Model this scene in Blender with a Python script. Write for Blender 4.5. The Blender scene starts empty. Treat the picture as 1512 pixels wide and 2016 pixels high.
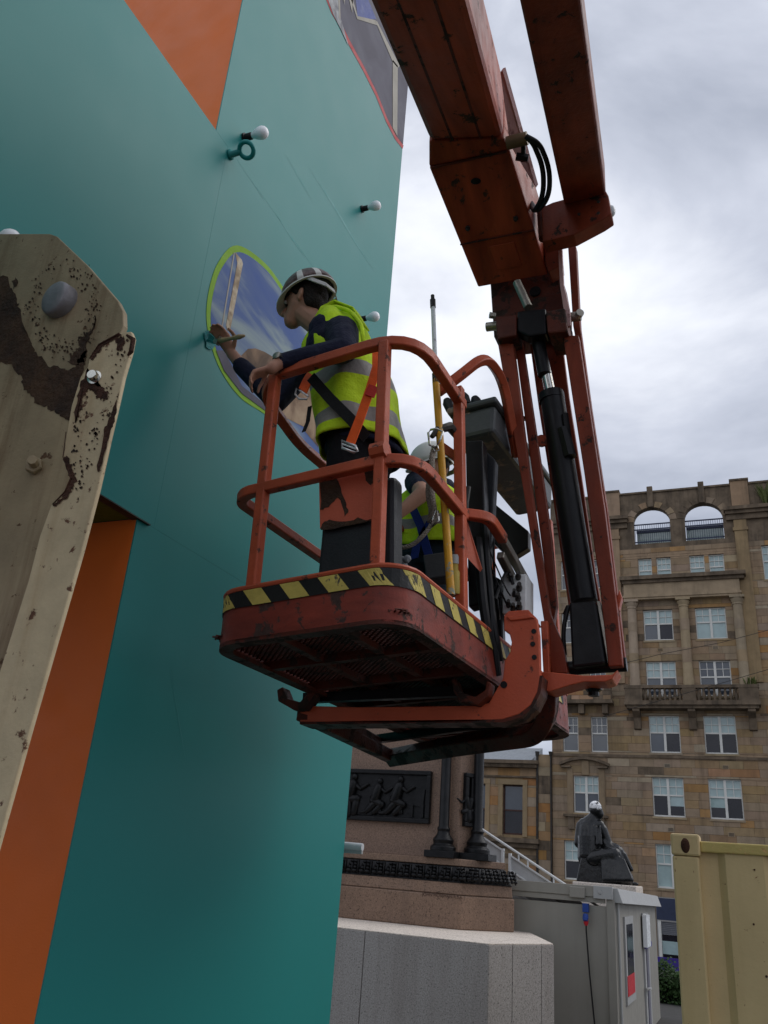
import bpy, math, random
import numpy as np
from mathutils import Vector, Matrix
random.seed(7)
S = bpy.context.scene
COL = S.collection

# ------------------------------------------------------------------ camera
F, CX, CY, EYE = 1640.0, 756.0, 1008.0, 2.25
_z = np.array([1055 - CX, -2850 - CY, F]); _z /= np.linalg.norm(_z)
_y = np.array([1490 - CX, 1762 - CY, F]); _y -= _z * (_z @ _y); _y /= np.linalg.norm(_y)
_x = np.cross(_y, _z)
RW = np.array([_x, _y, _z])
CAMP = np.array([0.0, 0.0, EYE])
cam = bpy.data.cameras.new("camera"); cam_o = bpy.data.objects.new("camera", cam); COL.objects.link(cam_o)
cam.sensor_fit = 'VERTICAL'; cam.sensor_height = 24.0; cam.lens = 24.0 * F / 2016.0
cam.clip_start = 0.05; cam.clip_end = 3000
mw = Matrix.Identity(4)
for i in range(3):
    mw[i][0] = RW[i][0]; mw[i][1] = -RW[i][1]; mw[i][2] = -RW[i][2]; mw[i][3] = CAMP[i]
cam_o.matrix_world = mw
S.camera = cam_o

# ------------------------------------------------------------------ sky and sun (overcast)
SUN_DIR = Vector((0.62, 0.42, 0.78)).normalized()
W = bpy.data.worlds.new("World"); S.world = W; W.use_nodes = True
nt = W.node_tree; nt.nodes.clear()
def N(t, tree=None, **kw):
    n = (tree or nt).nodes.new(t)
    for k, v in kw.items(): setattr(n, k, v)
    return n
sky = N('ShaderNodeTexSky', sky_type='NISHITA'); sky.sun_disc = False
sky.sun_elevation = math.asin(SUN_DIR.z); sky.sun_rotation = math.atan2(SUN_DIR.x, SUN_DIR.y)
tc = N('ShaderNodeTexCoord')
mp = N('ShaderNodeMapping'); mp.inputs['Scale'].default_value = (1.6, 1.6, 3.2); mp.inputs['Location'].default_value = (14.2, 9.3, 1.9)
n1 = N('ShaderNodeTexNoise'); n1.inputs['Scale'].default_value = 1.55; n1.inputs['Detail'].default_value = 7; n1.inputs['Roughness'].default_value = 0.52; n1.inputs['Distortion'].default_value = 0.25
r1 = N('ShaderNodeValToRGB')
cr = r1.color_ramp
cr.elements[0].position = 0.36; cr.elements[0].color = (4.2, 4.6, 5.6, 1)
cr.elements[1].position = 0.66; cr.elements[1].color = (10.5, 10.8, 11.6, 1)
e = cr.elements.new(0.5); e.color = (6.6, 7.0, 8.1, 1)
mx = N('ShaderNodeMix', data_type='RGBA'); mx.inputs[0].default_value = 0.94
bg = N('ShaderNodeBackground'); bg.inputs['Strength'].default_value = 0.1
wo = N('ShaderNodeOutputWorld')
L = nt.links.new
L(tc.outputs['Generated'], mp.inputs['Vector']); L(mp.outputs[0], n1.inputs['Vector']); L(n1.outputs['Fac'], r1.inputs['Fac'])
L(sky.outputs[0], mx.inputs[6]); L(r1.outputs[0], mx.inputs[7]); L(mx.outputs[2], bg.inputs['Color']); L(bg.outputs[0], wo.inputs['Surface'])
sl = bpy.data.lights.new("sun", 'SUN'); sl.energy = 1.05; sl.angle = math.radians(40); sl.color = (1.0, 0.97, 0.93)
so = bpy.data.objects.new("sun", sl); COL.objects.link(so); so.location = (20, 20, 40)
so.rotation_euler = SUN_DIR.to_track_quat('Z', 'Y').to_euler()
S.view_settings.view_transform = 'Standard'; S.view_settings.look = 'None'
S.view_settings.exposure = 0.0; S.view_settings.gamma = 1.0; S.view_settings.use_curve_mapping = False

# ------------------------------------------------------------------ point helpers: sight lines met with real planes
def ray(px, py): return RW @ np.array([px - CX, py - CY, F])
def on(px, py, ax, val):
    r = ray(px, py); return Vector(CAMP + r * ((val - CAMP[ax]) / r[ax]))
def PY(px, py, y): return on(px, py, 1, y)
def PX(px, py, x): return on(px, py, 0, x)
def PZ(px, py, z): return on(px, py, 2, z)
def V(*a): return Vector(a)
def lerp(a, b, t): return a + (b - a) * t

# ------------------------------------------------------------------ mesh builder
class MB:
    def __init__(s): s.v = []; s.f = []; s.m = []
    def add(s, vs, fs, mi=0):
        o = len(s.v); s.v += [tuple(v) for v in vs]
        for f in fs: s.f.append(tuple(i + o for i in f)); s.m.append(mi)
        return s
    def hexa(s, p, mi=0):   # p: 4 bottom, 4 top
        return s.add(p, [(3, 2, 1, 0), (4, 5, 6, 7), (0, 1, 5, 4), (1, 2, 6, 5), (2, 3, 7, 6), (3, 0, 4, 7)], mi)
    def bx(s, x0, x1, y0, y1, z0, z1, mi=0):
        return s.hexa([(x0, y0, z0), (x1, y0, z0), (x1, y1, z0), (x0, y1, z0), (x0, y0, z1), (x1, y0, z1), (x1, y1, z1), (x0, y1, z1)], mi)
    def prism(s, pts, vec, mi=0):
        n = len(pts); vec = Vector(vec); a = [Vector(p) for p in pts]
        s.add(a + [p + vec for p in a], [tuple(range(n)), tuple(range(2 * n - 1, n - 1, -1))] + [((i + 1) % n, i, i + n, (i + 1) % n + n) for i in range(n)], mi)
        return s
    def sheet(s, pts, mi=0): return s.add(pts, [tuple(range(len(pts)))], mi)
    def tube(s, pts, r, n=8, closed=False, mi=0, sq=False, up=None):
        pts = [Vector(p) for p in pts]; k = len(pts)
        if not isinstance(r, (list, tuple)): r = [r] * k
        rings = []; prev = None
        for i, p in enumerate(pts):
            if closed: t = pts[(i + 1) % k] - pts[i - 1]
            else: t = pts[min(i + 1, k - 1)] - pts[max(i - 1, 0)]
            t.normalize()
            if prev is None:
                a = Vector(up) if up else (Vector((0, 0, 1)) if abs(t.z) < .9 else Vector((1, 0, 0)))
            else: a = prev
            a = (a - t * a.dot(t)).normalized(); prev = a; b = t.cross(a)
            off = math.pi / 4 if sq else 0
            nn = 4 if sq else n; rr = r[i] * (1.414 if sq else 1)
            rings.append([p + (a * math.cos(off + 2 * math.pi * j / nn) + b * math.sin(off + 2 * math.pi * j / nn)) * rr for j in range(nn)])
        nn = len(rings[0]); vs = [q for R in rings for q in R]; fs = []
        for i in range(k if closed else k - 1):
            i2 = (i + 1) % k
            for j in range(nn): fs.append((i * nn + j, i * nn + (j + 1) % nn, i2 * nn + (j + 1) % nn, i2 * nn + j))
        if not closed:
            fs.append(tuple(range(nn - 1, -1, -1))); fs.append(tuple((k - 1) * nn + j for j in range(nn)))
        return s.add(vs, fs, mi)
    def lathe(s, prof, c, axis=(0, 0, 1), n=16, mi=0):
        c = Vector(c); ax = Vector(axis).normalized(); a = ax.orthogonal().normalized(); b = ax.cross(a)
        vs = []; k = len(prof)
        for r, h in prof:
            for j in range(n): vs.append(c + ax * h + (a * math.cos(2 * math.pi * j / n) + b * math.sin(2 * math.pi * j / n)) * max(r, 1e-4))
        fs = [(i * n + j, i * n + (j + 1) % n, (i + 1) * n + (j + 1) % n, (i + 1) * n + j) for i in range(k - 1) for j in range(n)]
        fs.append(tuple(range(n - 1, -1, -1))); fs.append(tuple((k - 1) * n + j for j in range(n)))
        return s.add(vs, fs, mi)
    def ell(s, c, rad, rot=None, nu=14, nv=9, mi=0):
        c = Vector(c); vs = []; fs = []
        rot = rot or Matrix.Identity(3)
        for i in range(1, nv):
            th = math.pi * i / nv
            for j in range(nu):
                ph = 2 * math.pi * j / nu
                vs.append(c + rot @ Vector((rad[0] * math.sin(th) * math.cos(ph), rad[1] * math.sin(th) * math.sin(ph), rad[2] * math.cos(th))))
        t = len(vs); vs.append(c + rot @ Vector((0, 0, rad[2]))); vs.append(c + rot @ Vector((0, 0, -rad[2])))
        for i in range(nv - 2):
            for j in range(nu): fs.append((i * nu + j, (i + 1) * nu + j, (i + 1) * nu + (j + 1) % nu, i * nu + (j + 1) % nu))
        for j in range(nu):
            fs.append((t, j, (j + 1) % nu)); fs.append((t + 1, (nv - 2) * nu + (j + 1) % nu, (nv - 2) * nu + j))
        return s.add(vs, fs, mi)
    def cap(s, a, b, ra, rb, n=12, mi=0):    # tapered capsule
        a = Vector(a); b = Vector(b); d = b - a; ln = max(d.length, 1e-4)
        pr = []
        for i in range(4): t = math.pi / 2 * (i / 3.0); pr.append((ra * math.sin(t), -ra * math.cos(t)))
        for i in range(4): t = math.pi / 2 * (i / 3.0); pr.append((rb * math.cos(t), ln + rb * math.sin(t)))
        return s.lathe(pr, a, d if d.length > 1e-6 else (0, 0, 1), n, mi)
    def ribbon(s, pts, wv, th, mi=0):        # flat strap: centre line, width vector(s), thickness along normal
        pts = [Vector(p) for p in pts]; k = len(pts); vs = []
        for i, p in enumerate(pts):
            t = (pts[min(i + 1, k - 1)] - pts[max(i - 1, 0)]).normalized()
            w = Vector(wv[i] if isinstance(wv, list) else wv) * .5; nn = t.cross(w).normalized() * th * .5
            vs += [p - w - nn, p + w - nn, p + w + nn, p - w + nn]
        fs = [(i * 4 + j, i * 4 + (j + 1) % 4, i * 4 + 4 + (j + 1) % 4, i * 4 + 4 + j) for i in range(k - 1) for j in range(4)]
        fs += [(3, 2, 1, 0), tuple((k - 1) * 4 + j for j in range(4))]
        return s.add(vs, fs, mi)
    def mesh(s, name, org=None):
        me = bpy.data.meshes.new(name); o = org or Vector((0, 0, 0))
        me.from_pydata([(v[0] - o[0], v[1] - o[1], v[2] - o[2]) for v in s.v], [], s.f)
        me.polygons.foreach_set('material_index', s.m)
        return me
    def build(s, name, mat, parent=None, smooth=False, bevel=0, **tags):
        org = ORG.get(parent, Vector((0, 0, 0))) if parent else Vector((0, 0, 0))
        me = s.mesh(name, org)
        return link(name, me, mat, parent, smooth, bevel, **tags)
ORG = {}
def link(name, me, mat, parent=None, smooth=False, bevel=0, **tags):
    for m in (mat if isinstance(mat, (list, tuple)) else [mat]): me.materials.append(m)
    import bmesh as _b
    bm = _b.new(); bm.from_mesh(me); _b.ops.recalc_face_normals(bm, faces=bm.faces); bm.to_mesh(me); bm.free()
    o = bpy.data.objects.new(name, me); COL.objects.link(o)
    if parent: o.parent = parent; ORG[o] = ORG[parent]
    else: ORG[o] = Vector((0, 0, 0))
    if smooth:
        me.polygons.foreach_set('use_smooth', [True] * len(me.polygons))
        if smooth != 'all':
            try: me.set_sharp_from_angle(angle=math.radians(40))
            except Exception: pass
    if bevel:
        b = o.modifiers.new('bevel', 'BEVEL'); b.width = bevel; b.segments = 2; b.limit_method = 'ANGLE'; b.angle_limit = math.radians(35)
    for k, v in tags.items(): o[k] = v
    return o
def thing(name, label, cat, loc, group=None):
    o = bpy.data.objects.new(name, None); COL.objects.link(o); o.location = loc; o.empty_display_size = .2
    o['label'] = label; o['category'] = cat
    if group: o['group'] = group
    ORG[o] = Vector(loc); return o
def tag(o, label, cat, group=None):
    o['label'] = label; o['category'] = cat
    if group: o['group'] = group
    return o
def inst(src, parent, loc, scale, name=None):   # one more piece sharing a mesh
    o = src.copy(); COL.objects.link(o); o.parent = parent; o.location = Vector(loc) - ORG[parent]; o.scale = scale
    return o

# ------------------------------------------------------------------ materials
def M(name, col, rough=.6, metal=0, var=.15, vs=5, rust=0, rcol=(.06, .022, .012), rs=7, streak=0, scol=(.25, .2, .15), ss=9,
      bump=.08, bs=60, rnd=0, col2=None, spec=.28, speck=0, alpha=1, stretch=None, coat=0, rvar=.1):
    m = bpy.data.materials.new(name); m.use_nodes = True; t = m.node_tree; nn = t.nodes; nn.clear(); lk = t.links.new
    out = nn.new('ShaderNodeOutputMaterial'); bs_ = nn.new('ShaderNodeBsdfPrincipled'); lk(bs_.outputs[0], out.inputs['Surface'])
    geo = nn.new('ShaderNodeNewGeometry')
    def noise(sc, det=6, ro=.6, vec=None, dist=0):
        n = nn.new('ShaderNodeTexNoise'); n.inputs['Scale'].default_value = sc; n.inputs['Detail'].default_value = det; n.inputs['Roughness'].default_value = ro; n.inputs['Distortion'].default_value = dist
        lk(vec or geo.outputs['Position'], n.inputs['Vector']); return n.outputs['Fac']
    def mix(f, a, b, bt='MIX'):
        n = nn.new('ShaderNodeMix'); n.data_type = 'RGBA'; n.blend_type = bt
        for i, x in ((0, f), (6, a), (7, b)):
            if hasattr(x, 'links') or hasattr(x, 'is_linked'): lk(x, n.inputs[i])
            else: n.inputs[i].default_value = x if i == 0 else (*x, 1)
        return n.outputs[2]
    def ramp(f, a, b):
        n = nn.new('ShaderNodeMapRange'); n.inputs['From Min'].default_value = a; n.inputs['From Max'].default_value = b; lk(f, n.inputs['Value']); return n.outputs[0]
    vec = None
    if stretch:
        mpn = nn.new('ShaderNodeMapping'); mpn.inputs['Scale'].default_value = stretch; lk(geo.outputs['Position'], mpn.inputs['Vector']); vec = mpn.outputs[0]
    c2 = col2 or tuple(c * (1 + var) for c in col); c1 = col if col2 else tuple(c * (1 - var) for c in col)
    c = mix(ramp(noise(vs, vec=vec), .3, .7), c1, c2)
    if speck:
        c = mix(ramp(noise(speck, 2, .7), .42, .62), tuple(x * .45 for x in col), c) if False else mix(ramp(noise(speck, 3, .8), .35, .65), c, tuple(min(1, x * 1.7) for x in col))
        c = mix(ramp(noise(speck * .8, 3, .8), .56, .66), c, tuple(x * .3 for x in col))
    if rnd:
        oi = nn.new('ShaderNodeObjectInfo'); hs = nn.new('ShaderNodeHueSaturation')
        def rr(a, b, k):
            mm = nn.new('ShaderNodeMath'); mm.operation = 'MULTIPLY'; lk(oi.outputs['Random'], mm.inputs[0]); mm.inputs[1].default_value = k
            f = nn.new('ShaderNodeMath'); f.operation = 'FRACT'; lk(mm.outputs[0], f.inputs[0])
            r_ = nn.new('ShaderNodeMapRange'); lk(f.outputs[0], r_.inputs['Value']); r_.inputs['To Min'].default_value = a; r_.inputs['To Max'].default_value = b; return r_.outputs[0]
        lk(rr(1 - rnd, 1 + rnd * .8, 1.0), hs.inputs['Value']); lk(rr(.49, .507, 17.3), hs.inputs['Hue']); lk(rr(.8, 1.15, 41.7), hs.inputs['Saturation'])
        lk(c, hs.inputs['Color']); c = hs.outputs[0]
    ro = None
    if streak:
        mpn = nn.new('ShaderNodeMapping'); mpn.inputs['Scale'].default_value = (1, 1, .1); lk(geo.outputs['Position'], mpn.inputs['Vector'])
        f = ramp(noise(ss, 5, .65, mpn.outputs[0]), .48, .75)
        f2 = nn.new('ShaderNodeMath'); f2.operation = 'MULTIPLY'; lk(f, f2.inputs[0]); f2.inputs[1].default_value = streak
        c = mix(f2.outputs[0], c, scol)
    rr_ = None
    if rust:
        f = ramp(noise(rs, 9, .68, dist=.3), .66 - rust * .3, .70 - rust * .3)
        rc = mix(ramp(noise(rs * 4, 5), .3, .7), rcol, tuple(x * 2.2 for x in rcol))
        c = mix(f, c, rc); rr_ = f
    lk(c, bs_.inputs['Base Color'])
    rn = nn.new('ShaderNodeMapRange'); lk(noise(vs * 3), rn.inputs['Value']); rn.inputs['From Min'].default_value = .3; rn.inputs['From Max'].default_value = .7
    rn.inputs['To Min'].default_value = max(.02, rough - rvar); rn.inputs['To Max'].default_value = min(1, rough + rvar)
    rout = rn.outputs[0]
    if rr_ is not None:
        a = nn.new('ShaderNodeMath'); a.operation = 'MULTIPLY_ADD'; lk(rr_, a.inputs[0]); a.inputs[1].default_value = .3; lk(rout, a.inputs[2]); a.use_clamp = True; rout = a.outputs[0]
    lk(rout, bs_.inputs['Roughness']); bs_.inputs['Metallic'].default_value = metal
    bs_.inputs['Specular IOR Level'].default_value = spec; bs_.inputs['Alpha'].default_value = alpha
    bs_.inputs['Coat Weight'].default_value = coat
    if bump:
        b = nn.new('ShaderNodeBump'); b.inputs['Strength'].default_value = bump * 3; b.inputs['Distance'].default_value = .01
        h = noise(bs, 4)
        if rr_ is not None:
            a = nn.new('ShaderNodeMath'); a.operation = 'SUBTRACT'; lk(h, a.inputs[0]); lk(rr_, a.inputs[1]); h = a.outputs[0]
        lk(h, b.inputs['Height']); lk(b.outputs[0], bs_.inputs['Normal'])
    return m

TEAL = M('teal_paint', (.012, .218, .205), .5, var=.012, vs=.9, bump=.02, bs=220, spec=.32, rvar=.015)
ORANGE = M('orange_board', (.76, .155, .018), .5, spec=.3, var=.06, vs=2, bump=.03, bs=140)
OLIVE = M('orange_lit_olive', (.10, .13, .015), .6, var=.08)  # soffit tint: light from the orange return put into the colour
RED = M('worn_red_paint', (.43, .082, .034), .42, var=.2, vs=7, rust=.22, rcol=(.06, .024, .016), rs=16, bump=.06, bs=90)
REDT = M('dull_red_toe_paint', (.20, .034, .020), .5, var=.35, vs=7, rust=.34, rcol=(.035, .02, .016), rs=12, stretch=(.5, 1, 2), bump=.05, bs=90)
REDO = M('bright_orange_red_paint', (.50, .090, .038), .42, var=.12, vs=5, rust=.13, rcol=(.09, .03, .02), rs=14, bump=.05, bs=90)
REDD = M('grimy_shaded_red_paint', (.085, .016, .007), .55, var=.45, vs=5, rust=.5, rcol=(.022, .012, .009), rs=9, bump=.1, bs=60)  # grime and rust over red darkened further for underside shade
REDJ = M('jib_red_paint', (.18, .030, .011), .5, spec=.22, var=.4, vs=4, rust=.22, rcol=(.02, .012, .009), rs=12, bump=.05, stretch=(2, 1, .4))
REDB = M('boom_red_paint', (.30, .050, .018), .5, spec=.25, var=.42, vs=3.5, rust=.24, rcol=(.032, .017, .011), rs=9, bump=.05, bs=60, stretch=(3, .35, 1), streak=0)
PALER = M('faded_sheen_red_paint', (.50, .30, .28), .35, var=.2, vs=4, rust=.2, rcol=(.2, .1, .09), rs=6, stretch=(1, .3, 1))  # pale red; on the boom side it carries painted-in sky reflection
BLACK = M('black_metal', (.006, .006, .007), .4, var=.3, bump=.03, spec=.2)
RUBBER = M('black_rubber', (.010, .010, .011), .5, bump=.02)
PLAST = M('black_plastic', (.018, .02, .023), .5, var=.2, bump=.05, bs=120)
CHROME = M('chrome', (.55, .54, .5), .18, 1, var=.1, bump=.01)
STEEL = M('dull_steel', (.28, .26, .22), .4, .8, var=.25)
GREYM = M('grey_console_paint', (.075, .082, .085), .42, var=.2, rust=.32, rcol=(.16, .12, .10), rs=6, bump=.05)
WHITEM = M('grubby_white_block', (.74, .75, .73), .5, var=.12, rust=.04, rcol=(.12, .1, .08), rs=12)
BOLTM = M('blackened_bolt', (.05, .045, .04), .5, .5, var=.3)
YTAPE = M('yellow_tape', (.52, .42, .10), .5, var=.18, vs=14, rust=.26, rcol=(.05, .045, .03), rs=16)
BTAPE = M('black_tape', (.010, .010, .010), .5, var=.3)
LIMEV = M('lime_hivis_fabric', (.56, .80, .02), .75, var=.14, vs=7, bump=.25, bs=26)
REFL = M('grey_reflective_band', (.27, .26, .24), .45, var=.12, vs=10, bump=.15, bs=30)
NAVY = M('navy_cloth', (.012, .014, .034), .85, var=.25, bump=.3, bs=30)
DARKC = M('dark_trouser_cloth', (.008, .008, .010), .9, var=.25, bump=.25, bs=30)
JEANS = M('denim', (.025, .04, .055), .9, var=.3, bump=.2, bs=120)
SKIN = M('skin', (.42, .215, .145), .5, var=.1, vs=20, bump=.04, bs=150)
HAIR = M('dark_brown_hair', (.016, .010, .007), .6, var=.4, vs=60, bump=.5, bs=130)
HELM = M('white_helmet_shell', (.72, .71, .66), .35, var=.06, bump=.02)
CAMO = M('maroon_helmet_pattern', (.05, .022, .02), .35, var=.6, vs=34, col2=(.22, .15, .14), bump=.02)
HELMI = M('helmet_underside', (.50, .47, .36), .5, var=.1, bump=.03)
ORSTR = M('orange_webbing', (.92, .12, .012), .6, var=.1, vs=20, bump=.12, bs=300)
BLSTR = M('blue_webbing', (.01, .03, .22), .6, var=.15, bump=.12, bs=300)
BKSTR = M('black_webbing', (.010, .010, .011), .7, bump=.12, bs=300)
ALLOY = M('alloy_buckle', (.72, .72, .72), .3, .6, var=.08)
ROPE = M('braided_rope', (.36, .31, .25), .85, var=.35, vs=40, bump=.4, bs=180)
POLEY = M('yellow_pole_paint', (.55, .27, .015), .45, var=.15, vs=9, rust=.34, rcol=(.16, .17, .13), rs=13)
POLEW = M('white_pole', (.60, .64, .64), .4, var=.1, rust=.15, rcol=(.2, .2, .2), rs=20)
WOOD = M('brush_handle_wood', (.42, .30, .16), .5, var=.15, vs=30)
BRIST = M('teal_wet_bristle', (.03, .36, .36), .4, var=.3, vs=90, bump=.5, bs=220)
CREAMD = M('shaded_cream_paint', (.33, .26, .155), .5, var=.22, vs=5, rust=.14, rcol=(.06, .032, .016), rs=26, streak=.9, scol=(.13, .07, .03), ss=13, bump=.07, bs=70)  # cream copy darkened for the plate's shade, plus rust and stain streaks
CREAM = M('cream_worn_paint', (.54, .44, .27), .55, var=.16, vs=9, rust=.22, rcol=(.07, .034, .02), rs=21, streak=.6, scol=(.36, .23, .11), ss=14, bump=.05, bs=80)
RUSTM = M('bare_rust', (.026, .016, .012), .8, var=.5, vs=9, col2=(.085, .045, .022), bump=.4, bs=50)
RUSTE = M('rust_edge', (.062, .026, .015), .85, var=.5, vs=30, bump=.4, bs=90)
PINM = M('worn_pin_head', (.26, .25, .26), .45, .3, var=.18, vs=10, bump=.06)
CONT = M('container_yellow_paint', (.60, .455, .225), .5, var=.08, vs=3, rust=.04, rcol=(.12, .05, .02), rs=25, streak=.38, scol=(.46, .32, .14), ss=8, bump=.04, bs=40)
CONTR = M('container_rail_paint', (.54, .42, .14), .5, var=.1, rust=.30, rcol=(.34, .22, .09), rs=18)
STONES = [M('sandstone_block', (.295, .207, .122), .85, var=.14, vs=2.2, rnd=.11, streak=.62, scol=(.07, .052, .036), ss=1.6, bump=.15, bs=9),
          M('grimy_sandstone', (.15, .112, .076), .9, var=.4, vs=1.6, streak=.75, scol=(.028, .024, .02), ss=2.5, bump=.2, bs=7),
          M('orange_sandstone', (.36, .205, .095), .85, var=.14, vs=2, rnd=.11, streak=.5, scol=(.1, .07, .045), ss=1.8, bump=.15, bs=9),
          M('pale_sandstone', (.33, .25, .155), .85, var=.14, vs=2, rnd=.11, streak=.5, scol=(.12, .09, .06), ss=2, bump=.15, bs=9)]
MORTAR = M('mortar', (.13, .09, .055), .95, var=.2)
WFRAME = M('white_window_paint', (.68, .67, .62), .5, var=.06)
BFRAME = M('brown_window_paint', (.07, .03, .022), .5, var=.2)
GLASS = M('window_glass_reflecting', (.045, .055, .07), .04, var=.3, vs=.6, bump=0, spec=.9)
GLASSB = M('dark_open_window', (.012, .011, .016), .08, var=.4, vs=.7, bump=0, spec=.5)
BLIND = M('pale_blind_behind_glass', (.36, .47, .46), .12, var=.12, vs=2, bump=0, spec=.8)
BLUEB = M('dark_blue_fascia', (.035, .045, .085), .5, var=.1)
BRBLUE = M('bright_blue_sign_panel', (.01, .16, .5), .4, var=.06)
PURP = M('purple_hoarding', (.05, .03, .22), .5, var=.1)
SHUT = M('grey_roller_shutter', (.11, .115, .13), .5, var=.1)
GRAN = M('pink_granite', (.165, .106, .074), .6, var=.12, vs=2, speck=48, streak=.45, scol=(.09, .06, .045), ss=2.2, bump=.06)
GRANP = M('polished_pink_granite', (.17, .110, .080), .5, var=.1, vs=3, speck=55, bump=.04)
GRANG = M('grey_granite', (.27, .25, .235), .75, var=.1, vs=2, speck=60, streak=.4, scol=(.16, .13, .11), ss=3, bump=.06)
GRANT = M('pale_ledge_granite', (.50, .44, .38), .8, var=.18, vs=3, speck=40)
BRONZE = M('black_bronze', (.010, .010, .011), .38, .35, var=.4, vs=9, bump=.12, bs=30)
STATM = M('statue_bronze', (.010, .0105, .0115), .3, .3, spec=.6, var=.4, vs=4, bump=.3, bs=9)
CABG = M('cabin_grey_panel', (.28, .265, .23), .5, var=.05, vs=2, streak=.15, scol=(.16, .15, .14), bump=.02)
CABL = M('cabin_light_trim', (.38, .38, .37), .45, var=.05)
ALU = M('stair_aluminium', (.66, .67, .67), .45, 0, var=.08)
ALUP = M('stair_panel', (.46, .47, .47), .5, var=.1)
GROUND = M('paving', (.06, .058, .054), .85, var=.15, bump=.1, bs=20)
LEAF = M('hedge_leaf', (.035, .075, .018), .6, var=.5, vs=8)
LEAFD = M('weed_leaf', (.09, .11, .03), .7, var=.4, vs=9)
BULBG = M('frosted_bulb', (.93, .95, .96), .22, var=.03, bump=0)
GLOSSR = M('red_sticker', (.5, .02, .03), .5)
PLINE = M('paint_line_green', (.24, .46, .03), .65, spec=.2, var=.08)
PRED = M('paint_line_red', (.55, .10, .10), .65, spec=.2, var=.08)
def picture_mat(name, a, b, c, sc, st=(1, 1, 1)):
    m = bpy.data.materials.new(name); m.use_nodes = True; t = m.node_tree; lk = t.links.new; bs_ = t.nodes['Principled BSDF']
    g = t.nodes.new('ShaderNodeNewGeometry'); mp_ = t.nodes.new('ShaderNodeMapping'); mp_.inputs['Scale'].default_value = st; mp_.inputs['Rotation'].default_value = (.5, 0, 0)
    n = t.nodes.new('ShaderNodeTexNoise'); n.inputs['Scale'].default_value = sc; n.inputs['Detail'].default_value = 6; n.inputs['Distortion'].default_value = .6
    r = t.nodes.new('ShaderNodeValToRGB'); e_ = r.color_ramp.elements; e_[0].position = .36; e_[0].color = (*a, 1); e_[1].position = .68; e_[1].color = (*c, 1); x = r.color_ramp.elements.new(.52); x.color = (*b, 1)
    lk(g.outputs['Position'], mp_.inputs['Vector']); lk(mp_.outputs[0], n.inputs['Vector']); lk(n.outputs['Fac'], r.inputs['Fac']); lk(r.outputs[0], bs_.inputs['Base Color']); bs_.inputs['Roughness'].default_value = .65; bs_.inputs['Specular IOR Level'].default_value = .2
    return m
PSKY = picture_mat('painted_sky', (.05, .11, .36), (.09, .15, .34), (.30, .38, .40), 2.0, (1, .6, 2.4))
PDOME = picture_mat('painted_dome', (.10, .06, .035), (.24, .15, .09), (.42, .30, .19), 5)
PGREY = picture_mat('painted_grey', (.085, .08, .11), (.11, .105, .14), (.15, .15, .18), 3)
PMOT = picture_mat('painted_mottle', (.2, .2, .22), (.33, .33, .34), (.5, .52, .52), 16)
PCREAM = M('painted_cream_line', (.42, .39, .33), .65, spec=.2, var=.1)
PTOWER = picture_mat('painted_tower', (.30, .22, .14), (.48, .38, .26), (.66, .58, .44), 22)
PBLUE = M('painted_blue_patch', (.12, .15, .36), .65, spec=.2, var=.15)

# ------------------------------------------------------------------ ground
g = MB()
ys = [-40, 0, 20, 48, 90, 600]; zs = [-.12, -.12, -.12, -1.3, -1.3, -1.3]
for i in range(5):
    g.sheet([V(-400, ys[i], zs[i]), V(400, ys[i], zs[i]), V(400, ys[i + 1], zs[i + 1]), V(-400, ys[i + 1], zs[i + 1])])
g.build('ground', GROUND, kind='structure')

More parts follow.
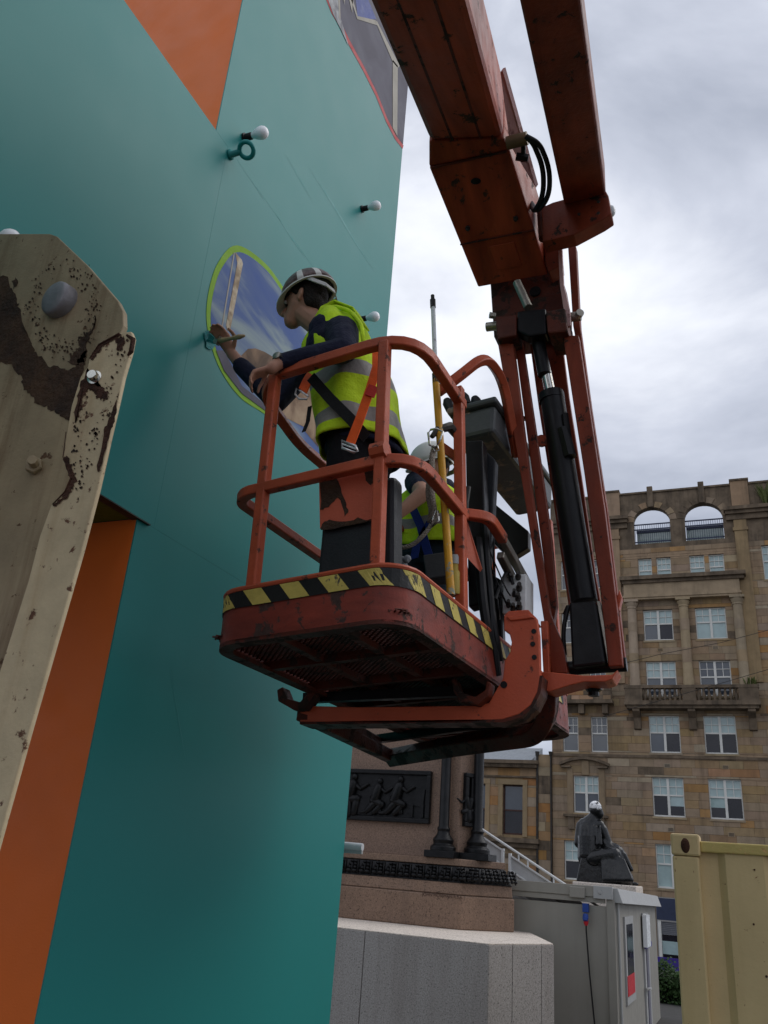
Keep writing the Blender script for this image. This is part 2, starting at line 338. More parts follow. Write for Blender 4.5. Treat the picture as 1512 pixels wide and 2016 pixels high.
# ------------------------------------------------------------------ stonework helper
unit = MB().bx(-.5, .5, -.5, .5, -.5, .5).mesh('stone')
def subtract(x0, x1, cuts):
    out = [(x0, x1)]
    for a, b in cuts:
        n = []
        for p, q in out:
            if b <= p or a >= q: n.append((p, q)); continue
            if a > p: n.append((p, a))
            if b < q: n.append((b, q))
        out = n
    return [(p, q) for p, q in out if q - p > .04]
STONE_COUNT = {}
def ashlar(root, wallname, x0, x1, z0, z1, yf, openings, course, lmin, lmax, mats, thick=.35, budget=300, wall=None, prox=.02, weights=(9, .4, .5, 1.8), hide=None):
    """backing wall with real openings plus single stones laid in courses on its face"""
    zs_ = sorted(set([z0, z1] + [z for o in openings for z in (o[2], o[3]) if z0 < z < z1]))
    b = MB()
    for a, c in zip(zs_, zs_[1:]):
        zm = (a + c) / 2
        for p, q in subtract(x0, x1, [(o[0], o[1]) for o in openings if o[2] < zm < o[3]]):
            b.bx(p, q, yf, yf + thick, a, c)
    if wall is None: wall = b.build(wallname, MORTAR, root)
    else: b.build('wall', MORTAR, root)
    joined = [MB() for _ in mats]; protos = {}
    lev = [z0]; z = z0
    while z < z1 - 1e-6:
        z = min(z1, z + course)
        if z1 - z < course * .5: z = z1
        lev.append(z)
    cand = []
    for a, c in zip(lev, lev[1:]):
        edges = sorted(set([a, c] + [z for o in openings for z in (o[2], o[3]) if a + .02 < z < c - .02]))
        for a2, c2 in zip(edges, edges[1:]):
            zm = (a2 + c2) / 2
            for p, q in subtract(x0, x1, [(o[0], o[1]) for o in openings if o[2] < zm < o[3]]):
                x = p
                while x < q - 1e-6:
                    w = random.uniform(lmin, lmax)
                    if q - x - w < lmin * .6: w = q - x
                    cand.append((x, x + w, a2, c2)); x += w
    def vis(s): return 0 if (hide and hide((s[0] + s[1]) / 2, (s[2] + s[3]) / 2)) else (s[1] - s[0]) * (s[3] - s[2])
    cand.sort(key=vis, reverse=True)
    for i, (p, q, a, c) in enumerate(cand):
        mi = random.choices(range(len(mats)), weights[:len(mats)])[0]; pr = prox + random.uniform(0, .018); j = .012
        if i < budget and q - p > .12 and c - a > .1:
            if mi not in protos:
                me = unit.copy(); me.name = 'stone'; me.materials.append(mats[mi]); protos[mi] = me
            o = bpy.data.objects.new('stone', protos[mi]); COL.objects.link(o); o.parent = wall
            o.location = Vector(((p + q) / 2, yf - pr / 2, (a + c) / 2)) - ORG[root]; o.scale = (q - p - j, pr, c - a - j)
        else: joined[mi].bx(p + j / 2, q - j / 2, yf - pr, yf + .001, a + j / 2, c - j / 2)
    for mi, jb in enumerate(joined):
        if jb.f: o = jb.build('stones', mats[mi], wall, kind='stuff')
    return wall

PANE = {}
def pane(parent, x0, x1, y, z0, z1, mat):
    if mat.name not in PANE:
        me = MB().bx(-.5, .5, -.5, .5, -.5, .5).mesh('pane'); me.materials.append(mat); PANE[mat.name] = me
    o = bpy.data.objects.new('pane', PANE[mat.name]); COL.objects.link(o); o.parent = parent
    o.location = Vector(((x0 + x1) / 2, y, (z0 + z1) / 2)) - ORG[parent]; o.scale = (x1 - x0, .012, z1 - z0)
    tilt = random.uniform(-.02, .02); o.rotation_euler = (random.uniform(-.02, .02), 0, tilt)
def window(root, x0, x1, z0, z1, yf, lights=2, cols=2, rows=2, split=.46, up=BLIND, lo=(GLASS, GLASSB), fm=WFRAME, sill=True, depth=.16):
    """sash window: white frame, mullions, upper sash of small panes and lower sash panes, each pane a piece"""
    y = yf + depth; f = MB(); t = .055
    f.bx(x0, x0 + t, y - .05, y + .05, z0, z1); f.bx(x1 - t, x1, y - .05, y + .05, z0, z1)
    f.bx(x0 + t, x1 - t, y - .05, y + .05, z1 - t, z1); f.bx(x0 + t, x1 - t, y - .06, y + .05, z0, z0 + t * 1.6)
    zi0, zi1 = z0 + t * 1.6, z1 - t; zsp = zi1 - (zi1 - zi0) * split
    lw = (x1 - x0 - 2 * t - (lights - 1) * .13) / lights; cells = []
    for i in range(lights):
        a = x0 + t + i * (lw + .13); b = a + lw
        if i: f.bx(a - .13, a, y - .07, y + .05, zi0, zi1)
        f.bx(a, b, y - .045, y + .045, zsp - .04, zsp + .045)
        for k in range(cols):
            p = a + lw * k / cols; q = a + lw * (k + 1) / cols
            if k: f.bx(p - .017, p + .017, y - .025, y + .02, zsp + .045, zi1)
            for r in range(rows):
                u0 = zsp + .045 + (zi1 - zsp - .045) * r / rows; u1 = zsp + .045 + (zi1 - zsp - .045) * (r + 1) / rows
                cells.append((p, q, u0, u1, up))
        for r in range(1, rows):
            u0 = zsp + .045 + (zi1 - zsp - .045) * r / rows; f.bx(a, b, y - .024, y + .019, u0 - .017, u0 + .017)
        lm = lo[i % len(lo)]
        if lm is GLASSB and lights == 2 and random.random() < .35:
            zc = zi0 + (zsp - .04 - zi0) * random.uniform(.35, .7); cells.append((a, b, zc, zsp - .04, BLIND)); cells.append((a, b, zi0, zc, lm))
        else: cells.append((a, b, zi0, zsp - .04, lm))
    w = f.build('window', fm, root)
    for p, q, a, b, m in cells: pane(w, p, q, y + .03, a, b, m)
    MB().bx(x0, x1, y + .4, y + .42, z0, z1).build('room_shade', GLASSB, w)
    if sill: MB().bx(x0 - .06, x1 + .06, yf - .07, y - .06, z0 - .11, z0).build('sill', STONES[3], w)
    return w

# ------------------------------------------------------------------ main sandstone building
YB = 50.0
bld = thing('sandstone_building', 'tall brown sandstone block with arched rooftop openings, columns and white sash windows behind the lift', 'building', (-3, YB, -1.3))
def hid(x, z): return x > 2.9 or x < -10.4 or (x > -4.4 and z < 3.2) or z < -.9 or (x < -6.9 and z > 12.6 and x > -9.2)
wins_main = []
cols_ = [(-4.8, -3.16), (-1.9, -.25)]
rowz = [(15.52, 17.38), (12.25, 14.27), (9.13, 11.17), (5.78, 7.83), (2.23, 4.39)]
for c in cols_:
    for r in rowz: wins_main.append((c[0], c[1], r[0], r[1]))
small = [(-4.94, -4.15), (-3.87, -3.05), (-1.98, -1.15), (-.9, -.07)]
for c in small: wins_main.append((c[0], c[1], 19.39, 20.65))
wing = [(-9.65, -8.77), (-8.03, -7.1)]
for c in wing:
    for r in [(9.1, 11.1), (12.3, 14.3), (15.5, 17.4), (18.9, 20.8)]: wins_main.append((c[0], c[1], r[0], r[1]))
wins_main += [(-9.09, -7.69, 5.78, 7.78), (-9.66, -8.1, 2.3, 4.3), (2.0, 3.3, 18.9, 21.0), (2.0, 3.3, 15.5, 17.4), (2.0, 3.3, 12.25, 14.27), (2.0, 3.3, 9.13, 11.17), (2.0, 3.3, 5.78, 7.83)]
shop_open = [(-4.96, 3.6, -1.3, 1.8)]
arches = [(-5.1, -2.95), (-2.09, .08)]
arch_open = [(a, b, 21.7, 23.1) for a, b in arches]
wl = ashlar(bld, 'wall', -10.3, 3.6, -1.3, 21.3, YB, wins_main + shop_open, .42, .6, 1.5, STONES, hide=hid)
# attic with arches: pieces round each opening
at = MB()
at.bx(-10.3, -5.9, YB, YB + .5, 21.3, 25.0); at.bx(.9, 3.6, YB, YB + .5, 21.3, 25.0)
at.bx(-5.9, .9, YB, YB + .5, 21.3, 21.62)
at.bx(-5.9, -5.1, YB, YB + .5, 21.62, 23.1); at.bx(-2.95, -2.09, YB, YB + .5, 21.62, 23.1); at.bx(.08, .9, YB, YB + .5, 21.62, 23.1)
def arch_fill(b, x0, x1, zs0, rise, ztop, xl, xr, y0, y1):
    xc = (x0 + x1) / 2; a = (x1 - x0) / 2; n = 14
    P_ = [(xc - a * math.cos(math.pi * i / n), zs0 + rise * math.sin(math.pi * i / n)) for i in range(n + 1)]
    xs = [xl] + [p[0] for p in P_[1:-1]] + [xr]
    b.prism([V(xl, y0, zs0), V(x0, y0, zs0), V(xl, y0, ztop)], (0, y1 - y0, 0)); b.prism([V(x1, y0, zs0), V(xr, y0, zs0), V(xr, y0, ztop)], (0, y1 - y0, 0))
    for i in range(n):
        p, q = P_[i], P_[i + 1]; u, w = xs[i], xs[i + 1]
        b.hexa([(p[0], y0, p[1]), (q[0], y0, q[1]), (q[0], y1, q[1]), (p[0], y1, p[1]), (u, y0, ztop), (w, y0, ztop), (w, y1, ztop), (u, y1, ztop)])
arch_fill(at, -5.1, -2.95, 23.1, .92, 25.0, -5.9, -2.52, YB, YB + .5)
arch_fill(at, -2.09, .08, 23.1, .92, 25.0, -2.52, .9, YB, YB + .5)
at.build('attic_wall', STONES[1], bld)
for a, b in arches:   # voussoirs, each a stone
    xc, rr = (a + b) / 2, (b - a) / 2
    for i in range(9):
        t0, t1 = math.pi * i / 9 + .012, math.pi * (i + 1) / 9 - .012
        def q(t, k): return V(xc - (rr + k) * math.cos(t), YB - .03 - (.02 if i % 2 else 0), 23.1 + (.92 + k * .9) * math.sin(t))
        MB().prism([q(t0, .0), q((t0 + t1) / 2, .0), q(t1, .0), q(t1, .42), q((t0 + t1) / 2, .42), q(t0, .42)], (0, .2, 0)).build('stone', random.choice([STONES[1], STONES[0]]), bld)
    MB().bx(xc - .17, xc + .17, YB - .14, YB + .1, 24.02, 25.42).build('keystone', STONES[1], bld, bevel=.02)
MB().bx(-6.9, -5.88, YB - .12, YB + .55, 23.46, 25.22).build('parapet_pier', STONES[0], bld); MB().bx(.66, 1.64, YB - .12, YB + .55, 23.46, 25.24).build('parapet_pier', STONES[0], bld)
cp = MB(); cp.bx(-10.3, -6.94, YB - .1, YB + .6, 25.0, 25.12).bx(-5.86, .64, YB - .1, YB + .6, 25.0, 25.12).bx(1.66, 3.6, YB - .1, YB + .6, 25.0, 25.12)
cp.bx(-6.98, -5.86, YB - .2, YB + .62, 25.22, 25.34).bx(.62, 1.7, YB - .2, YB + .62, 25.24, 25.36); cp.build('coping', STONES[1], bld)
for x0, x1 in ((-10.3, -5.38), (.16, 3.6)):
    k = MB(); k.bx(x0, x1, YB - .55, YB, 23.22, 23.44).bx(x0 + .06, x1 - .06, YB - .38, YB, 23.02, 23.22).bx(x0 + .1, x1 - .1, YB - .2, YB, 22.7, 23.02); k.build('cornice', STONES[1], bld)
for x0, x1 in ((-6.85, -5.9), (.5, 1.45)):   # pilasters
    k = MB(); k.bx(x0 + .15, x1 - .1, YB - .14, YB, 13, 22.7).bx(x0 + .08, x1 - .04, YB - .2, YB, 22.0, 22.2); k.build('pilaster', STONES[0], bld)
for a, b in arches:   # railing behind the arch
    r = MB(); y = YB + .22
    for z in (21.78, 22.95, 22.62): r.bx(a, b, y - .03, y + .03, z, z + .07)
    n = 17
    for i in range(n): x = a + (b - a) * (i + .5) / n; r.bx(x - .012, x + .012, y - .012, y + .012, 21.7, 23.0)
    r.build('railing', BLUEB, bld)
    MB().bx(a + .02, b - .02, YB + 1.6, YB + 1.63, 21.5, 22.95).build('glass_screen', BLIND, bld)
    MB().bx(a, b, YB + 1.5, YB + 1.7, 22.96, 23.12).build('glass_roof_edge', BLUEB, bld)
# cornice, entablature, columns
k = MB(); k.bx(-6.0, 1.02, YB - .75, YB, 19.1, 19.33).bx(-5.9, .92, YB - .55, YB, 18.92, 19.1); k.build('cornice', STONES[1], bld)
k = MB(); k.bx(-5.82, .64, YB - .42, YB, 18.2, 18.92).bx(-5.88, .7, YB - .5, YB, 18.05, 18.2).bx(-5.84, .66, YB - .44, YB, 17.93, 18.05); k.build('entablature', STONES[3], bld)
for xc in (-5.42, -2.5, .42):
    c = MB(); y = YB - .2
    c.lathe([(.30, 12.6), (.30, 13.2), (.27, 13.25), (.255, 17.4), (.29, 17.42), (.29, 17.5), (.27, 17.52), (.36, 17.7), (.36, 17.78)], (xc, y, 0), n=18); c.bx(xc - .4, xc + .4, y - .38, y + .2, 17.78, 17.93)
    co = c.build('column', STONES[3], bld, smooth=True)
    for z in (14.1, 16.0): MB().lathe([(.272, z), (.274, z + random.uniform(.5, 1.0))], (xc, y, 0), n=18).build('stone', random.choice([STONES[0], STONES[3]]), co, smooth=True)
# balcony
k = MB(); k.bx(-6.0, 1.1, YB - .95, YB, 11.62, 11.85).bx(-5.9, 1.0, YB - .8, YB, 11.45, 11.62).bx(-6.0, 1.1, YB - .9, YB - .5, 12.55, 12.72)
for a, b in ((-5.95, -5.0), (-2.85, -2.15), (.05, 1.05)): k.bx(a, b, YB - .88, YB - .55, 11.85, 12.55)
bal = k.build('balcony', STONES[1], bld)
for a, b in ((-5.0, -2.85), (-2.15, .05)):
    n = 8
    for i in range(n):
        x = a + (b - a) * (i + .5) / n
        MB().lathe([(.07, 11.85), (.055, 11.95), (.1, 12.1), (.09, 12.2), (.045, 12.38), (.075, 12.5), (.075, 12.55)], (x, YB - .72, 0), n=8).build('baluster', STONES[1], bal, smooth=True)
for xc in (-5.4, -2.45, .62):
    MB().prism([V(xc - .2, YB, 10.35), V(xc - .2, YB - .2, 10.4), V(xc - .2, YB - .3, 11.0), V(xc - .2, YB - .75, 11.3), V(xc - .2, YB - .75, 11.45), V(xc - .2, YB, 11.45)], (.4, 0, 0)).build('bracket', STONES[1], bld, bevel=.03)
k = MB(); k.bx(-10.3, -6.72, YB - .7, YB - .4, 11.95, 12.75).bx(-10.35, -6.68, YB - .78, YB, 11.75, 11.95).bx(-10.35, -6.68, YB - .76, YB - .36, 12.75, 12.83); lb = k.build('solid_balcony', STONES[1], bld)
for r_ in range(3):
    x = -10.25 - .2 * (r_ % 2)
    while x < -6.9:
        w = random.uniform(.4, .8); MB().bx(max(x, -10.28), min(x + w, -6.76), YB - .72, YB - .7, 11.97 + r_ * .255, 12.2 + r_ * .255).build('stone', random.choice([STONES[1], STONES[0], STONES[2]]), lb); x += w + .012
for xc in (-8.5, -7.15, -9.9): MB().bx(xc - .17, xc + .17, YB - .5, YB, 11.2, 11.75).build('bracket', STONES[1], bld, bevel=.04)
MB().bx(-10.2, 3.6, YB - .1, YB, 8.84, 8.98).build('string_course', STONES[1], bld)
# pedimented window surround
pd = MB(); n = 12
for i in range(n):
    t0, t1 = i / n, (i + 1) / n
    def A(t, o): return V(-9.85 + 2.8 * t, YB - .3, 8.3 + .56 * math.sin(math.pi * (.12 + .76 * t)) - .2 + o)
    pd.hexa([A(t0, 0), A(t1, 0), A(t1, 0) + V(0, .35, 0), A(t0, 0) + V(0, .35, 0), A(t0, .16), A(t1, .16), A(t1, .16) + V(0, .35, 0), A(t0, .16) + V(0, .35, 0)])
pd.bx(-9.75, -9.2, YB - .28, YB, 8.2, 8.29).bx(-7.7, -7.15, YB - .28, YB, 8.2, 8.29); pd.build('arched_pediment', STONES[1], bld)
k = MB(); k.bx(-9.45, -9.12, YB - .07, YB, 5.7, 8.2).bx(-7.66, -7.33, YB - .07, YB, 5.7, 8.2).bx(-8.6, -8.2, YB - .12, YB, 7.82, 8.6); k.build('window_surround', STONES[0], bld)
k = MB(); k.bx(-9.65, -7.2, YB - .28, YB, 5.55, 5.68).bx(-9.4, -9.05, YB - .2, YB, 4.9, 5.55).bx(-7.75, -7.4, YB - .2, YB, 4.9, 5.55); k.build('bracketed_sill', STONES[1], bld)
# windows
st = [(BLIND, (GLASS, GLASSB)), (BLIND, (BLIND, BLIND)), (BLIND, (GLASS, GLASS)), (GLASS, (GLASS, GLASS)), (BLIND, (GLASS, GLASSB)), (BLIND, (GLASSB, GLASSB)), (BLIND, (GLASSB, GLASSB)), (BLIND, (GLASSB, GLASSB)), (BLIND, (BLIND, BLIND)), (BLIND, (BLIND, BLIND))]
order = [0, 2, 4, 6, 8, 1, 3, 5, 7, 9]
for i in range(10):
    o = wins_main[i]; u, l = st[order[i]]; window(bld, o[0], o[1], o[2], o[3], YB, up=u, lo=l)
for o in wins_main[10:14]: window(bld, o[0], o[1], o[2], o[3], YB, lights=1, cols=3, rows=2, split=.62, up=BLIND, lo=(BLIND,))
for o in wins_main[14:22]: window(bld, o[0], o[1], o[2], o[3], YB, lights=1, cols=3, rows=2, split=.48, up=GLASS, lo=(GLASS,))
window(bld, *wins_main[22], YB, up=BLIND, lo=(GLASS, GLASS)); window(bld, *wins_main[23], YB, lights=1, cols=4, up=BLIND, lo=(GLASSB,), split=.52)
for o in wins_main[24:]: window(bld, o[0], o[1], o[2], o[3], YB, up=BLIND, lo=(BLIND, GLASS))
for x, z in ((-3.95, 14.95), (-.95, 15.0), (-3.95, 8.45), (-.95, 8.45), (-3.95, 5.15), (-.95, 5.05), (-8.9, 14.95)):
    v = MB().bx(x - .17, x + .17, YB - .045, YB - .01, z - .11, z + .11).build('air_vent', STONES[3], bld)
    for j in range(3): MB().bx(x - .13, x + .13, YB - .05, YB - .047, z - .075 + j * .055, z - .045 + j * .055).build('slot', BOLTM, v)
# shop front at street level
MB().bx(-4.9, 3.6, YB - .15, YB + .1, .72, 1.75).build('shop_fascia', BLUEB, bld)
MB().bx(-3.85, -3.2, YB - .17, YB - .152, .75, 1.72).build('fascia_panel', BRBLUE, bld)
sh = MB()
for j in range(7): sh.bx(-4.7, 3.5, YB + .0, YB + .03 + .02, .06 + j * .085, .135 + j * .085)
sh.build('roller_shutter', SHUT, bld)
MB().bx(-4.86, -4.72, YB - .1, YB + .05, -1.3, .7).build('shop_pillar', WFRAME, bld)
MB().bx(-4.7, 3.5, YB + .05, YB + .1, -1.2, .05).build('shop_window', GLASSB, bld)
MB().bx(-4.7, 3.5, YB - .02, YB + .04, -.85, -.25).build('window_display', BLIND, bld)
# purple hoarding in front of the shop
hb = MB().bx(-5.2, 1.5, 44, 44.08, -1.3, -.62); tag(hb.build('hoarding', PURP), 'low purple hoarding along the street below the blue shop front', 'hoarding')
# small plants on the ledges
def weed(loc, n, h, label):
    b = MB()
    for i in range(n):
        a = random.uniform(0, 6.28); l = random.uniform(.5, 1) * h; p = Vector(loc) + V(random.uniform(-.3, .3), random.uniform(-.1, .1), 0)
        q = p + V(math.cos(a) * l * .5, math.sin(a) * l * .3, l)
        w = V(-math.sin(a), math.cos(a), 0) * .05
        b.sheet([p - w * .3, lerp(p, q, .6) - w, q, lerp(p, q, .6) + w, p + w * .3])
    tag(b.build('weed', LEAFD), label, 'plant')
weed((-8.4, YB - .6, 12.83), 26, .7, 'green weed growing on the plain balcony left of the columns')
weed((.75, YB - .7, 12.72), 22, .6, 'small weed on the balustrade at the right hand column')
weed((2.65, YB - .3, 23.44), 90, 1.5, 'bushy weed growing on the top cornice at the right')

# ------------------------------------------------------------------ lower ornate bank building
bk = thing('bank_building', 'low ornate yellow sandstone building with tall brown framed windows and dark cornice', 'building', (-14, YB, -1.3))
bw = [(-13.18, -12.03, 4.43, 7.14), (-15.4, -14.26, 4.43, 7.14)]
bwall = ashlar(bk, 'wall', -19, -11.2, -1.3, 8.1, YB, bw, .52, .9, 1.8, [STONES[2], STONES[3], STONES[0]], budget=150, weights=(5, 3, 2), hide=lambda x, z: x < -15.5 or z < 3)
ashlar(bk, 'wall', -11.2, -10.32, -1.3, 8.9, YB - .05, [], .5, .5, .9, [STONES[2], STONES[0], STONES[1], STONES[3]], budget=60, weights=(4, 3, 2, 2), wall=bwall)
for o in bw:
    w = window(bk, o[0], o[1], o[2], o[3], YB, lights=1, cols=1, rows=1, split=.52, up=GLASS, lo=(GLASSB,), fm=BFRAME, sill=False, depth=.25)
    k = MB(); k.bx(o[0] - .28, o[0] - .02, YB - .1, YB, o[2] - .1, o[3] + .02).bx(o[1] + .02, o[1] + .28, YB - .1, YB, o[2] - .1, o[3] + .02).bx(o[0] - .3, o[1] + .3, YB - .12, YB, o[3] + .02, o[3] + .3); k.build('window_surround', STONES[3], bk)
k = MB(); k.bx(-19, -11.05, YB - .6, YB, 8.3, 8.5).bx(-19, -11.15, YB - .45, YB, 8.1, 8.3).bx(-19, -11.2, YB - .15, YB, 7.55, 7.65); k.build('cornice', STONES[1], bk)
k = MB()
for i in range(60): k.bx(-19 + i * .13, -18.94 + i * .13, YB - .5, YB - .455, 8.16, 8.27)
k.build('dentils', STONES[1], bk, kind='stuff')
MB().prism([V(-19, YB - .5, 8.5), V(-19, YB + 2.5, 9.6), V(-19, YB + 2.5, 8.5)], (7.6, 0, 0)).build('lead_roof', M('lead', (.2, .22, .24), .5, var=.2), bk)
k = MB(); k.bx(-19, -11.0, YB - .55, YB, 4.0, 4.25).bx(-19, -11.1, YB - .35, YB, 3.75, 4.0).bx(-19, -11.2, YB - .1, YB, 3.2, 3.4); k.build('sill_cornice', STONES[1], bk)
MB().tube([V(-11.15, YB - .12, -1.2), V(-11.15, YB - .12, 8.9)], .07, 8).lathe([(.1, 0), (.13, .25)], (-11.15, YB - .12, 8.8), n=8).build('drain_pipe', BOLTM, bk, smooth=True)
MB().tube([V(-10.35, YB - .18, -1.2), V(-10.35, YB - .18, 8.9)], .05, 8).lathe([(.08, 0), (.13, .25)], (-10.35, YB - .18, 8.8), n=8).build('drain_pipe', BOLTM, bk, smooth=True)

# ------------------------------------------------------------------ monument
mon = thing('monument', 'octagonal pink granite monument base with black bronze relief panels and columns', 'monument', (-5, 15, -.12))
def octo(ins, z0, z1, c0=V(-4.02, 12.9, 0), c1=V(-3.40, 13.65, 0), mi=0, flare=0):
    d = (c1 - c0).normalized(); nrm = V(d.y, -d.x, 0)
    def pts(i, z):
        # offset front (y+i), chamfer (-n*i), right (x-i)
        yF = c0.y + i; xR = c1.x - i
        p = c0 - nrm * i
        a = p + d * ((yF - p.y) / d.y); b = p + d * ((xR - p.x) / d.x)
        if i > .3: b = a + (b - a) * .46; xR = b.x
        w = (a - V(0, 0, 0)).x
        yb = 2 * (b.y) + 1.5 - 0
        return [V(-8.2 + i, yF, z), V(a.x, yF, z), V(xR, b.y, z), V(xR - .75, b.y + 1.6, z), V(xR - 1.6, 17.2 - i, z), V(-8.2 + i, 17.2 - i, z)]
    return pts(ins + flare, z0), pts(ins, z1)
def tier(name, mat, ins, z0, z1, flare=0, bevel=.01, parent=mon, **kw):
    lo, hi = octo(ins, z0, z1, flare=flare); n = len(lo)
    b = MB(); b.add(lo + hi, [tuple(range(n)), tuple(range(2 * n - 1, n - 1, -1))] + [((i + 1) % n, i, i + n, (i + 1) % n + n) for i in range(n)])
    return b.build(name, mat, parent, bevel=bevel, **kw)
# grey base: separate granite slabs
zt = 1.465
bpts = [V(-8.6, 11.0, 0), V(-3.05, 11.0, 0), V(-2.5, 12.15, 0), V(-3.3, 14.2, 0), V(-4.2, 17.6, 0), V(-8.6, 17.6, 0)]
core = MB().prism([V(p.x + (.04 if p.x < -5 else -.04), p.y + (.04 if p.y < 14 else -.04), -.12) for p in bpts], (0, 0, zt + .1))
base = core.build('plinth', GRANG, mon)
segs = [(bpts[0], bpts[1], [0, .5, .705, 1]), (bpts[1], bpts[2], [0, .35, .8, 1.0]), (bpts[2], bpts[3], [0, .3, .6, 1])]
for a, b, ts in segs:
    d = (b - a).normalized(); nr = V(-d.y, d.x, 0)
    for t0, t1 in zip(ts, ts[1:]):
        p, q = lerp(a, b, t0) + d * .004, lerp(a, b, t1) - d * .004
        MB().prism([p + V(0, 0, -.12), q + V(0, 0, -.12), q + nr * .06 + V(0, 0, -.12), p + nr * .06 + V(0, 0, -.12)], (0, 0, zt + .116)).build('granite_slab', GRANG, base, bevel=.006)
tb = MB()
for i, (x0, x1) in enumerate([(-8.6, -6.2), (-6.19, -4.78), (-4.77, -3.06)]): MB().bx(x0, x1, 11.005, 13.0, zt, zt + .012).build('ledge_slab', GRANT, base)
MB().prism([V(-3.05, 11.01, zt), V(-2.51, 12.15, zt), V(-3.31, 14.18, zt), V(-4.6, 14.18, zt), V(-4.6, 13.005, zt), V(-3.055, 13.005, zt)], (0, 0, .012)).build('ledge_slab', GRANT, base)
tier('step', GRAN, 0, zt + .012, 1.93, bevel=.02)
tier('step', GRAN, .05, 1.935, 2.10, flare=-.02, bevel=.015)
tier('frieze_band', BRONZE, .17, 2.10, 2.325, flare=-.13, bevel=.01)
tier('ledge', GRAN, .16, 2.33, 2.43)
shaft = tier('shaft', GRANP, .42, 2.43, 5.2)
fr = MB(); c0 = V(-4.02, 12.9, 0)
nfr = 0
for i in range(20):   # acanthus leaf pairs on the frieze
    x = -8.0 + i * .218
    for s in (-1, 1):
        for j in range(4):
            zz = 2.14 + j * .045; w = .045 - j * .004
            fr.ell((x + s * (.05 - .006 * j), 12.985 - .055 + j * .03, zz + .02), (w, .022, .024), nu=7, nv=5)
    fr.ell((x, 12.955, 2.2), (.016, .03, .08), nu=6, nv=5); fr.bx(x + .1, x + .112, 12.93, 12.99, 2.12, 2.31)
dch = (V(-3.40, 13.65, 0) - c0).normalized(); nch = V(dch.y, -dch.x, 0)
for i in range(7):
    p = c0 + dch * (.07 + i * .145) - nch * .03
    for s in (-1, 1):
        for j in range(4):
            q = p + dch * s * .032 + nch * (.06 - j * .03); fr.ell((q.x, q.y, 2.16 + j * .045), (.03, .03, .024), nu=7, nv=5)
    fr.bx(p.x + .05, p.x + .06, p.y, p.y + .05, 2.12, 2.3)
fr.build('frieze_leaf', BRONZE, mon, smooth='all', kind='stuff')
# relief panels
YS = 13.32
def relief(o, ux, w, h, nm):
    """bronze relief: frame, back plate and figures; o lower-left corner, ux along, nm out of the wall"""
    U = Vector((0, 0, 1)); ux = ux.normalized()
    def P_(a, b, c=0): return o + ux * a + U * b + nm * c
    b = MB(); b.prism([P_(0, 0), P_(w, 0), P_(w, h), P_(0, h)], nm * .03)
    for a0, a1, b0, b1 in ((0, w, 0, .07), (0, w, h - .07, h), (0, .07, .07, h - .07), (w - .07, w, .07, h - .07)):
        b.prism([P_(a0, b0, .03), P_(a1, b0, .03), P_(a1, b1, .03), P_(a0, b1, .03)], nm * .06)
    pnl = b.build('relief_panel', BRONZE, mon, bevel=.012)
    rot = Matrix((ux, nm.cross(ux) * 0 + nm, U)).transposed()
    def fig(a, sc, flip, kneel):
        f = MB()
        def c(p, q, r0, r1): f.cap(P_(a + flip * p[0] * sc, .09 + p[1] * sc, .05), P_(a + flip * q[0] * sc, .09 + q[1] * sc, .06), r0 * sc, r1 * sc, 8)
        f.ell(P_(a + flip * .1 * sc, .09 + .62 * sc, .05), (.055 * sc, .045, .065 * sc), rot, 10, 7)
        c((.02, .28), (.08, .5), .10, .085); c((.1, .5), (.22, .42), .04, .03); c((.22, .42), (.36, .5), .03, .022)
        c((.0, .47), (-.06, .33), .035, .03); c((-.06, .33), (.08, .27), .03, .02)
        if kneel: c((.0, .26), (.16, .2), .09, .07); c((.16, .2), (.02, .05), .07, .05); c((.0, .2), (-.14, .06), .08, .05); c((-.14, .06), (-.26, .04), .04, .03)
        else: c((.0, .24), (.17, .25), .09, .08); c((.17, .25), (.14, .03), .08, .07); c((.0, .24), (.02, .02), .1, .1)
        for k in range(5): c((-.02 + .03 * k, .3), (.03 * k + .03, .06), .018, .022)
        f.build('relief_figure', BRONZE, pnl, smooth='all')
    if w < 1: fig(w * .45, .62, 1, False); fig(w * .5, .62, -1, True); return
    fig(w - .62, .92, 1, True); fig(w - .98, .86, 1, True) if w > 1.2 else None
    if w > 1.6: fig(w - 1.45, .95, 1, False); fig(w - 2.1, .9, -1, True)
    t = MB(); t.prism([P_(w - .36, .28, .035), P_(w - .12, .25, .035), P_(w - .1, .52, .035), P_(w - .24, .55, .035)], nm * .025)
    for q in (.34, .16): t.prism([P_(w - q, .09, .035), P_(w - q + .05, .09, .035), P_(w - q + .05, .3, .035), P_(w - q, .3, .035)], nm * .03)
    t.prism([P_(w - 1.25, .09, .035), P_(w - 1.0, .09, .035), P_(w - 1.0, .34, .035), P_(w - 1.25, .34, .035)], nm * .03) if w > 1.6 else None
    t.build('relief_easel', BRONZE, pnl, kind='stuff')
zl = PY(846, 1623, YS).z; zh = PY(852, 1519, YS).z; xr = PY(850, 1570, YS).x
relief(V(xr - 2.6, YS, zl), V(1, 0, 0), 2.6, zh - zl, V(0, -1, 0))
cc0, _ = octo(.42, 2.43, 3); A_, B_ = cc0[1], cc0[2]
dd = (B_ - A_); nn_ = V(dd.y, -dd.x, 0).normalized()
relief(V(A_.x, A_.y, zl + .0) + dd * .2, dd, dd.length * .62, zh - zl, nn_)
